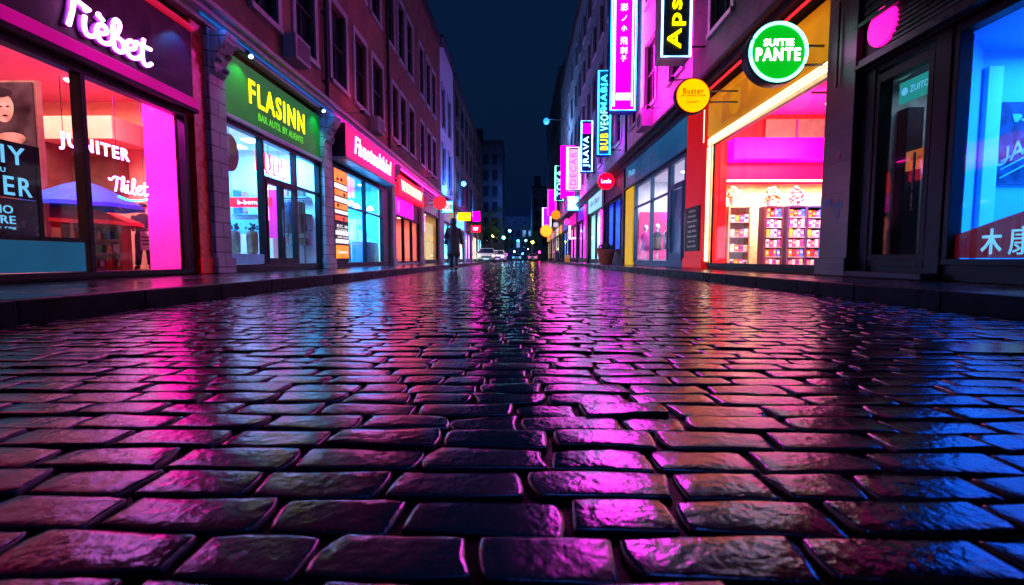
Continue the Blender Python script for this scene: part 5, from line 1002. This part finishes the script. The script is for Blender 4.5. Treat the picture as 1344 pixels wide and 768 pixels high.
for tx, z, hgt, mm in (('MABJA', 8.98, 1.75, 'e_cyan'), ('VEOF', 7.55, 1.05, 'e_mint'), ('BUB', 6.48, .85, 'e_yel')): lettering(t, tx, (4.30, 24.97, z), UP, -AX, hgt, .40, M[mm], bold=.03, depth=.02)
t = hang_box(RS, 'blade_sign', 'blade sign with white border, blue letters and a pink top', 31.0, 3.83, 4.61, 6.02, 9.3, .5, M['navy'], rim=M['blueumb'], border=M['e_cyanw'], bt=.07); lettering(t, 'JRAVA', (4.22, 30.97, 7.3), UP, -AX, 1.95, .46, M['e_cyanw'], bold=.03, depth=.02); MB().box(3.95, 4.48, 30.96, 30.985, 8.5, 9.05).build('pink_panel', M['e_magface'], t)
t = hang_box(RS, 'blade_sign', 'pink characters on a pale blade sign with thick white border', 38.0, 3.56, 4.71, 5.85, 9.31, .5, emat('pale_rose_face', (1, .45, .75), 1.1), border=M['e_white'], bt=.16); lettering(t, 'DECAR', (4.13, 37.95, 7.55), UP, -AX, 2.6, .5, M['e_pink'], bold=.03, depth=.02)
t = hang_box(RS, 'blade_sign', 'plain magenta backing sign tucked behind the pale blade sign', 40.2, 3.3, 4.5, 5.5, 9.9, .4, M['e_magface'], border=M['e_mag'], bt=.1)
t = hang_box(RS, 'blade_sign', 'mint-bordered dark blade sign with mint letters', 48.0, 3.35, 4.3, 6.2, 9.8, .5, M['navy'], border=M['e_mint'], bt=.14); lettering(t, 'TOKA', (3.82, 47.95, 8.0), UP, -AX, 2.6, .5, M['e_mint'], bold=.02, depth=.02)
hang_box(RS, 'blade_sign', 'hot pink curved-corner blade sign beyond the mint one', 58.0, 3.2, 4.3, 5.6, 8.9, .5, M['e_magface'], border=M['e_pink'], bt=.15)
hang_box(RS, 'blade_sign', 'violet blade sign with a white edge, farthest of the large signs', 68.0, 3.0, 4.3, 4.2, 7.8, .5, M['e_purple'], border=M['e_white'], bt=.16)
hang_disc(RS, 'round_sign', 'small amber round sign in front of the hot pink blade sign', 56, 4.1, 5.6, .6, .3, M['e_org'], M['frame'])
hang_disc(RS, 'round_sign', 'orange lantern-like sign low among the far signs', 62, 3.3, 4.1, .8, .4, emat('orange_lantern', (1, .3, .02), 2.4), M['e_org'])
t = hang_box(RS, 'hanging_sign', 'glaring ice-white rounded light box below the mint sign', 40.0, 3.85, 4.86, 4.45, 5.66, .3, M['e_bluebox'], border=M['e_blue'], bt=.08)
t = thing('star_light', 'small glowing pink lamp under the white light box', 'lamp', (4.2, 44, 3.8)); MB().ball((4.25, 44, 3.85), .28, 12, 8).build('globe', emat('pink_globe', (1, .02, .2), 4), t, smooth=True); MB().tube([(4.25, 44, 4.1), (4.25, 44, 4.4), (4.9, 44, 4.4)], .025, 6).build('bracket', M['metal'], t)
t = thing('neon_letter', 'white neon L on the dark wall beside the pink lamp', 'neon sign', (4.4, 42, 2.4)); MB().tube([(4.30, 42, 3.35), (4.30, 42, 2.2), (4.8, 42, 2.25)], .075, 8).build('tube', M['e_white'], t); MB().tube([(4.3, 42.05, 3.0), (4.9, 42.05, 3.0)], .02, 6).build('bracket', M['metal'], t)
for yy, z0, z1 in ((35.2, .5, 4.4), (28.2, .5, 3.3)):
    t = thing('neon_strip', 'upright magenta neon strip on the right facade, %s' % ('beside the white-lit shop' if yy < 30 else 'beyond the pale fascia'), 'neon strip', RS.p(yy, .18, z0)); MB().tube([RS.p(yy, .18, z0), RS.p(yy, .18, z1)], .03, 8).build('tube', M['e_mag'], t)
a = thing('air_conditioner', 'dark wall unit on the magenta facade above the blue fascia', 'air conditioner', RS.p(19, .2, 5.6)); MB().fb(RS, 18.0, 19.0, .003, .4, 5.35, 6.05).build('casing', M['trim'], a, bevel=.02); MB().lathe([(.001, -.01), (.26, -.01), (.26, 0)], (RS.x(.402), 18.5, 5.7), 20, 'x').build('fan_grille', M['dtrim'], a)

def wall_washer(S, y, z, label, power, col, side=1):  # only the one under the big magenta sign is real, others are added
    t = thing('wall_washer', label, 'floodlight', S.p(y, .1, z), 'floodlights washing the facades')
    MB().tube([S.p(y, .003, z), S.p(y, .45, z-.02)], .018, 6).build('arm', M['metal'], t); MB().fb(S, y-.12, y+.12, .40, .52, z-.02, z+.06).build('housing', M['frame'], t, bevel=.01)
    MB().fb(S, y-.09, y+.09, .42, .50, z+.062, z+.072).build('lens', emat('washer_lens_%d_%d' % (col[0]*9, col[2]*9), col, 8), t)
    lamp_point('facade_wash', S.p(y, .75, z+.35), power, col, .12)
lamp_point('far_fill_light', (-1, 119, 9), 8000, (.04, .25, 1), .5); lamp_point('far_fill_light', (-2.0, 88, 12), 2500, (.05, .25, 1), .5)  # added blue fill lights in place of haze at the far end
wall_washer(RS, 17.0, 5.7, 'small floodlight below the big magenta blade sign', 170, (1, .003, .6)); wall_washer(RS, 14.4, 5.7, 'added floodlight beside the black blade sign', 50, (1, .01, .7))  # the second is an added light to tint the wall
wall_washer(RS, 23.4, 5.7, 'added floodlight below the cyan-edged blade sign', 90, (.5, .01, 1)); wall_washer(RS, 29.5, 5.7, 'added floodlight below the pink-topped blade sign', 110, (.4, .02, 1)); wall_washer(RS, 37, 5.7, 'added floodlight below the pale blade sign', 150, (.6, .01, 1)); wall_washer(RS, 46, 5.7, 'added floodlight below the mint blade sign', 200, (.3, .04, 1))  # added fixtures, put in to wash these walls violet
wall_washer(LS, 14.9, 4.95, 'added floodlight above the pink box sign', 22, (1, .05, .25)); wall_washer(LS, 19.3, 4.95, 'added floodlight above the red neon sign', 26, (1, .04, .3)); wall_washer(LS, 26.6, 4.95, 'added floodlight above the cream curtained window', 45, (.8, .04, .5)); wall_washer(LS, 41.5, 4.95, 'added blue floodlight on the dark building past the wall lamp', 700, (.02, .25, 1)); wall_washer(LS, 52, 4.95, 'added blue floodlight far along the dark building', 900, (.02, .35, 1)); wall_washer(LS, 33.5, 4.95, 'added floodlight on the pale blue house', 800, (.05, .22, 1))  # added fixtures, put in to colour the left walls and road streaks
# ================================================================== STREET LAMPS, CARS, TREES, FAR END
t = thing('street_lamp', 'blue-white street lamp on a long arm high on the right', 'street lamp', (4.9, 48, 14)); MB().tube([(4.9, 48, 13.2), (4.4, 48, 14.2), (2.7, 48, 14.3)], .05, 8).build('arm', M['metal'], t); MB().ball((2.5, 48, 14.12), .30, 14, 10).build('globe', emat('street_lamp_glow', (.01, .12, 1), 6), t, smooth=True)
lamp_point('street_lamp_light', (2.5, 48, 13.6), 900, (.25, .5, 1), .3); lamp_point('wall_lamp_light', (-4.6, 39.8, 6.5), 420, (.25, .55, 1), .3)
def lamp_post(label, x, y, z, gm, r=.22):
    t = thing('street_lamp', label, 'street lamp', (x, y, 0)); k = MB(); k.lathe([(.14, 0), (.14, .5), (.07, .6), (.05, z-.4), (.09, z-.3), (.06, z-.22)], (x, y, 0), 12); k.build('post', M['metal'], t); MB().ball((x, y, z), r, 12, 8).build('globe', gm, t, smooth=True); MB().lathe([(r*.9, 0), (.02, r*.6)], (x, y, z+r*.8), 12).build('cap', M['metal'], t)
lamp_post('pale post lamp with a dim globe on the right pavement', 3.95, 54, 4.3, emat('dim_globe', (.8, .7, .8), .8), .3)
for i, (px, py, yy, nm, mm, r) in enumerate(((669, 303, 95, 'bright cyan', 'e_lamp', .5), (661, 312, 88, 'pale green', 'e_mint', .55), (647, 310, 80, 'peach', 'e_warmlamp', .45), (690, 316, 100, 'ice blue', 'e_lamp', .5), (699, 318, 85, 'yellow', 'e_yel', .5), (680, 316, 110, 'small cyan', 'e_cyan', .5), (694, 327, 105, 'low amber', 'e_warmlamp', .4), (652, 323, 100, 'low blue', 'e_blue', .5), (655, 331, 112, 'low white', 'e_lamp', .4), (675, 330, 115, 'low ice', 'e_cyanw', .35), (686, 333, 108, 'lowest teal', 'e_cyan', .35), (708, 331, 90, 'low rose', 'e_pink', .4), (665, 334, 118, 'tiny violet', 'e_purple', .35))):
    x, z = at_y(yy, px, py); lamp_post('%s globe lamp in the distant square' % nm, x, yy, max(.9, z), emat('far_'+mm, {'e_lamp': (.15, .55, 1), 'e_mint': (.2, 1, .75), 'e_warmlamp': (1, .6, .25), 'e_yel': (1, .7, .05), 'e_cyan': (.02, .6, 1), 'e_blue': (.02, .2, 1), 'e_cyanw': (.5, .85, 1), 'e_pink': (1, .02, .3), 'e_purple': (.4, .02, 1)}[mm], 45), r*.45)
def car(label, x, y, rotz, paint, lit):
    t = thing('parked_car', label, 'car', (0, 0, 0)); W = .88
    prof = [(-2.1, .32), (-2.12, .62), (-2.0, .80), (-1.05, .93), (1.55, .95), (2.05, .90), (2.15, .6), (2.1, .32)]
    secs = []; b = MB(); xs = [-W, -W*.97, -W*.6, 0, W*.6, W*.97, W]; sc_ = [(.0, .97), (.5, .995), (1, 1), (1.02, 1), (1, 1), (.5, .995), (0, .97)]
    vs = []; k = len(prof)
    for xx, (bul, sy) in zip(xs, sc_):
        for (yy, zz) in prof: vs.append((xx, yy*sy*(1 if abs(xx) < W*.8 else .965), zz + (.03*bul if zz > .7 else 0)))
    fs = [(i*k+j, i*k+(j+1) % k, (i+1)*k+(j+1) % k, (i+1)*k+j) for i in range(6) for j in range(k)] + [tuple(range(k)), tuple(range(6*k, 7*k))[::-1]]
    b.add(vs, fs); bo = b.build('body', paint, t, bevel=.03, smooth=True)
    c = MB(); gp = [(-1.05, .94), (-.35, 1.38), (.85, 1.40), (1.65, .96)]
    vs = [(s*(.80 if zz < 1.2 else .60), yy, zz) for s in (-1, 1) for (yy, zz) in gp]; c.add(vs, [(0, 1, 2, 3), (7, 6, 5, 4), (0, 4, 5, 1), (2, 6, 7, 3)]); c.build('windows', M['darkglass'], t)
    r = MB(); r.add([(s*(.61), yy, zz) for s in (-1, 1) for (yy, zz) in ((-.36, 1.385), (-.34, 1.43), (.84, 1.45), (.87, 1.405))], [(0, 1, 2, 3), (7, 6, 5, 4), (0, 4, 5, 1), (1, 5, 6, 2), (2, 6, 7, 3), (0, 3, 7, 4)])
    for s in (-1, 1): r.tube([(s*.81, -1.06, .95), (s*.615, -.36, 1.40)], .03, 6).tube([(s*.81, 1.66, .97), (s*.615, .86, 1.41)], .035, 6)
    r.build('roof', paint, t)
    for s in (-1, 1):
        for yy in (-1.3, 1.3):
            w = MB().lathe([(.2, -.1), (.31, -.1), (.33, -.06), (.33, .06), (.31, .1), (.2, .1)], (s*.80, yy, .33), 20, 'x').build('wheel', M['rubber'], t); MB().lathe([(.001, -.108), (.19, -.104), (.2, .0)] if s < 0 else [(.2, 0), (.19, .104), (.001, .108)], (s*.80, yy, .33), 16, 'x').build('rim', M['metal'], w)
        h = MB().ball((s*.62, -2.0, .68), .15, 12, 8, sx=1.3, sy=.6, sz=.6).build('headlight', lit, t, smooth=True)
        MB().ball((s*.98, -.75, .98), .10, 10, 6, sy=.6).build('mirror', paint, t, smooth=True)
    MB().box(-.45, .45, -2.125, -2.09, .5, .68).build('grille', M['plastic'], t, bevel=.01); MB().box(-.8, .8, -2.135, -2.1, .22, .44).build('bumper', M['plastic'], t, bevel=.02); MB().box(-.26, .26, -2.15, -2.137, .36, .47).build('number_plate', M['paper'], t)
    t.location = (x, y, 0); t.rotation_euler = (0, 0, rotz)
car('peach-white car parked facing up the street by the left kerb', -3.35, 45.5, math.radians(3), M['carpeach'], emat('headlight_warm', (1, .7, .5), 3))
car('white car with bright lights parked behind the peach one', -2.75, 57, math.radians(-2), M['carwhite'], emat('headlight_white', (.9, .95, 1), 12))
car('dim car far off in the middle of the road', -.9, 96, 0, M['carwhite'], M['e_lamp'])
car('far car by the right kerb with pinkish lights', 2.2, 92, 0, M['carwhite'], M['e_pink'])
def tree(label, x, y, h, r, n=900):
    t = thing('street_tree', label, 'tree', (x, y, 0)); k = MB(); k.tube([(x, y, 0), (x+.05, y, h*.3), (x-.05, y, h*.55)], 0, 10, rs=[.2, .15, .1])
    for i in range(7):
        a = i*.9; k.tube([(x, y, h*(.35+.03*i)), (x+r*.4*math.cos(a), y+r*.4*math.sin(a), h*(.55+.03*i)), (x+r*.75*math.cos(a), y+r*.75*math.sin(a), h*(.62+.05*i))], 0, 6, rs=[.08, .05, .02])
    k.build('trunk', M['bark'], t); c = MB(); cl = [Vector((random.gauss(0, .45)*r, random.gauss(0, .45)*r, h*.68+random.gauss(0, .16)*h)) for _ in range(16)]
    for i in range(n):
        p = random.choice(cl) + Vector((random.gauss(0, 1), random.gauss(0, 1), random.gauss(0, .8)))*r*.20 + Vector((x, y, 0)); d1 = Vector((random.uniform(-1, 1), random.uniform(-1, 1), random.uniform(-1, .6))).normalized()*.17; d2 = d1.cross(Vector((random.random(), random.random(), random.random()-.5))).normalized()*.08
        c.quad(p-d1, p+d2, p+d1, p-d2)
    c.build('crown', M['tleaf'], t)
tree('leafy tree at the far left end behind the parked cars', -4.9, 76, 8.0, 1.8); tree('low dark tree at the far right end of the street', 1.6, 98, 6.5, 2.4); tree('small tree in front of the distant square', -3.6, 104, 6.5, 2.0)
lamp_point('tree_lamp_light', (-3.3, 72, 4.5), 200, (.6, 1, .7), .3)
def tower(name, label, x0, x1, y0, y1, z1, mans=False, lit=()):
    t = thing(name, label, 'building', ((x0+x1)/2, (y0+y1)/2, 0)); MB().box(x0, x1, y0, y1, 0, z1).build('wall', M['brick_dark'], t)
    if mans: MB().add([(x0, y0, z1), (x1, y0, z1), (x1, y1, z1), (x0, y1, z1), (x0+1.5, y0+1.5, z1+2.6), (x1-1.5, y0+1.5, z1+2.6), (x1-1.5, y1-1.5, z1+2.6), (x0+1.5, y1-1.5, z1+2.6)], [(0, 1, 5, 4), (1, 2, 6, 5), (2, 3, 7, 6), (3, 0, 4, 7), (4, 5, 6, 7)]).build('roof', M['dtrim'], t)
    else: MB().box(x0-.2, x1+.2, y0-.2, y1+.2, z1+.002, z1+.5).box(x0+.5, x0+2, y0+1, y0+3, z1+.5, z1+3).build('roof', M['dtrim'], t)
    nx = max(1, int((x1-x0)/1.7)); i = 0
    for a in range(nx):
        for b in range(int((z1-4)/3)):
            xx = x0+.5+a*(x1-x0-.6)/nx; zz = 3.6+b*3; i += 1
            f = MB().box(xx-.08, xx+.98, y0-.06, y0-.003, zz-.1, zz+1.9).build('window', M['dtrim'], t); MB().box(xx, xx+.9, y0-.075, y0-.062, zz, zz+1.8).build('pane', emat('far_lit_window', (.3, .6, 1), .7) if i in lit else M['darkglass'], f)
tower('tower_block', 'dark tower block at the far left end of the street', -9.5, -3.7, 92, 106, 22.6)
tower('end_building', 'mansard-roofed building closing the end of the street', -8.5, 5.5, 132, 145, 12.2, True, lit=(9, 12, 14, 19, 24))
tower('side_block', 'dark block behind the far right end of the street', 2.6, 9, 112, 126, 17)
# bin and bicycle by the right kerb
t = thing('litter_bin', 'dark litter bin at the foot of the pale post lamp', 'litter bin', (3.75, 50, PZ)); MB().lathe([(.24, 0), (.27, .1), (.30, .85), (.33, .87), (.33, .95), (.2, 1.08), (.001, 1.1)], (3.8, 50, PZ), 16).build('drum', M['plastic'], t); MB().box(3.68, 3.92, 49.68, 49.75, PZ+.72, PZ+.82).build('opening', M['black'], t)
t = thing('bicycle', 'dark bicycle leaning on the right facade near the white neon L', 'bicycle', (4.4, 44.5, PZ))
def wheel_(y): 
    w = MB().tube([(4.5, y+.33*math.cos(a), PZ+.34+.33*math.sin(a)) for a in [2*PI*i/24 for i in range(24)]], .018, 6, closed=True).build('wheel', M['rubber'], t)
    k = MB()
    for i in range(10): a = 2*PI*i/10; k.tube([(4.5, y, PZ+.34), (4.5, y+.32*math.cos(a), PZ+.34+.32*math.sin(a))], .003, 4)
    k.build('spokes', M['metal'], w)
wheel_(43.9); wheel_(45.0)
MB().tube([(4.5, 45.0, PZ+.34), (4.5, 44.35, PZ+.32), (4.5, 44.6, PZ+.85), (4.5, 45.0, PZ+.34)], .016, 6).tube([(4.5, 44.35, PZ+.32), (4.5, 44.02, PZ+.80), (4.5, 44.58, PZ+.78)], .016, 6).tube([(4.5, 43.9, PZ+.34), (4.5, 44.04, PZ+.95)], .016, 6).build('bike_frame', M['e_purple'] if False else M['metal'], t)
MB().tube([(4.25, 44.1, PZ+1.0), (4.4, 44.05, PZ+.96), (4.6, 44.05, PZ+.96), (4.75, 44.1, PZ+1.0)], .014, 6).build('handlebar', M['metal'], t); MB().ball((4.5, 44.62, PZ+.9), .1, 10, 6, sy=1.3, sz=.4).build('saddle', M['plastic'], t)
t = thing('crate', 'small yellow crate on the right pavement by the bicycle', 'crate', (4.2, 43.2, PZ)); k = MB().box(4.0, 4.45, 43.0, 43.4, PZ+.003, PZ+.05)
for z in (.08, .22, .36, .5): k.box(4.0, 4.45, 43.0, 43.03, PZ+z, PZ+z+.1).box(4.0, 4.45, 43.37, 43.4, PZ+z, PZ+z+.1).box(4.0, 4.03, 43.03, 43.37, PZ+z, PZ+z+.1).box(4.42, 4.45, 43.03, 43.37, PZ+z, PZ+z+.1)
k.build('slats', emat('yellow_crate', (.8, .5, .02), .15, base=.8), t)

# ------------------------------------------------------------------ sky and added blue fill
wd = bpy.data.worlds.new('World'); sc.world = wd; wd.use_nodes = True; t = wd.node_tree; bg = t.nodes['Background']
sky = t.nodes.new('ShaderNodeTexSky'); sky.sky_type = 'NISHITA'; sky.sun_disc = False; sky.sun_elevation = math.radians(-3.5); sky.sun_rotation = math.radians(200); sky.altitude = 100
mx = t.nodes.new('ShaderNodeMix'); mx.data_type = 'RGBA'; mx.blend_type = 'MULTIPLY'; mx.inputs[0].default_value = 1; t.links.new(sky.outputs[0], mx.inputs[6]); mx.inputs[7].default_value = (.12, .5, 1.0, 1)
ad = t.nodes.new('ShaderNodeMix'); ad.data_type = 'RGBA'; ad.blend_type = 'ADD'; ad.inputs[0].default_value = 1; t.links.new(mx.outputs[2], ad.inputs[6]); ad.inputs[7].default_value = (.008, .05, .21, 1)
t.links.new(ad.outputs[2], bg.inputs[0]); bg.inputs[1].default_value = .15
sl = bpy.data.lights.new('blue_fill_sun', 'SUN'); sl.energy = .6; sl.angle = math.radians(30); sl.color = (.08, .22, 1); so = bpy.data.objects.new('blue_fill_sun', sl); C.objects.link(so); so.rotation_euler = Vector((-.34, .25, -.9)).to_track_quat('-Z', 'Y').to_euler()  # unseen sun lamp added to tint facades and trims blue
sc.view_settings.view_transform = 'Standard'; sc.view_settings.look = 'None'; sc.view_settings.exposure = 0
sc.cycles.max_bounces = 8; sc.cycles.transparent_max_bounces = 16; sc.cycles.sample_clamp_indirect = 6; sc.cycles.caustics_reflective = True; sc.cycles.blur_glossy = .5
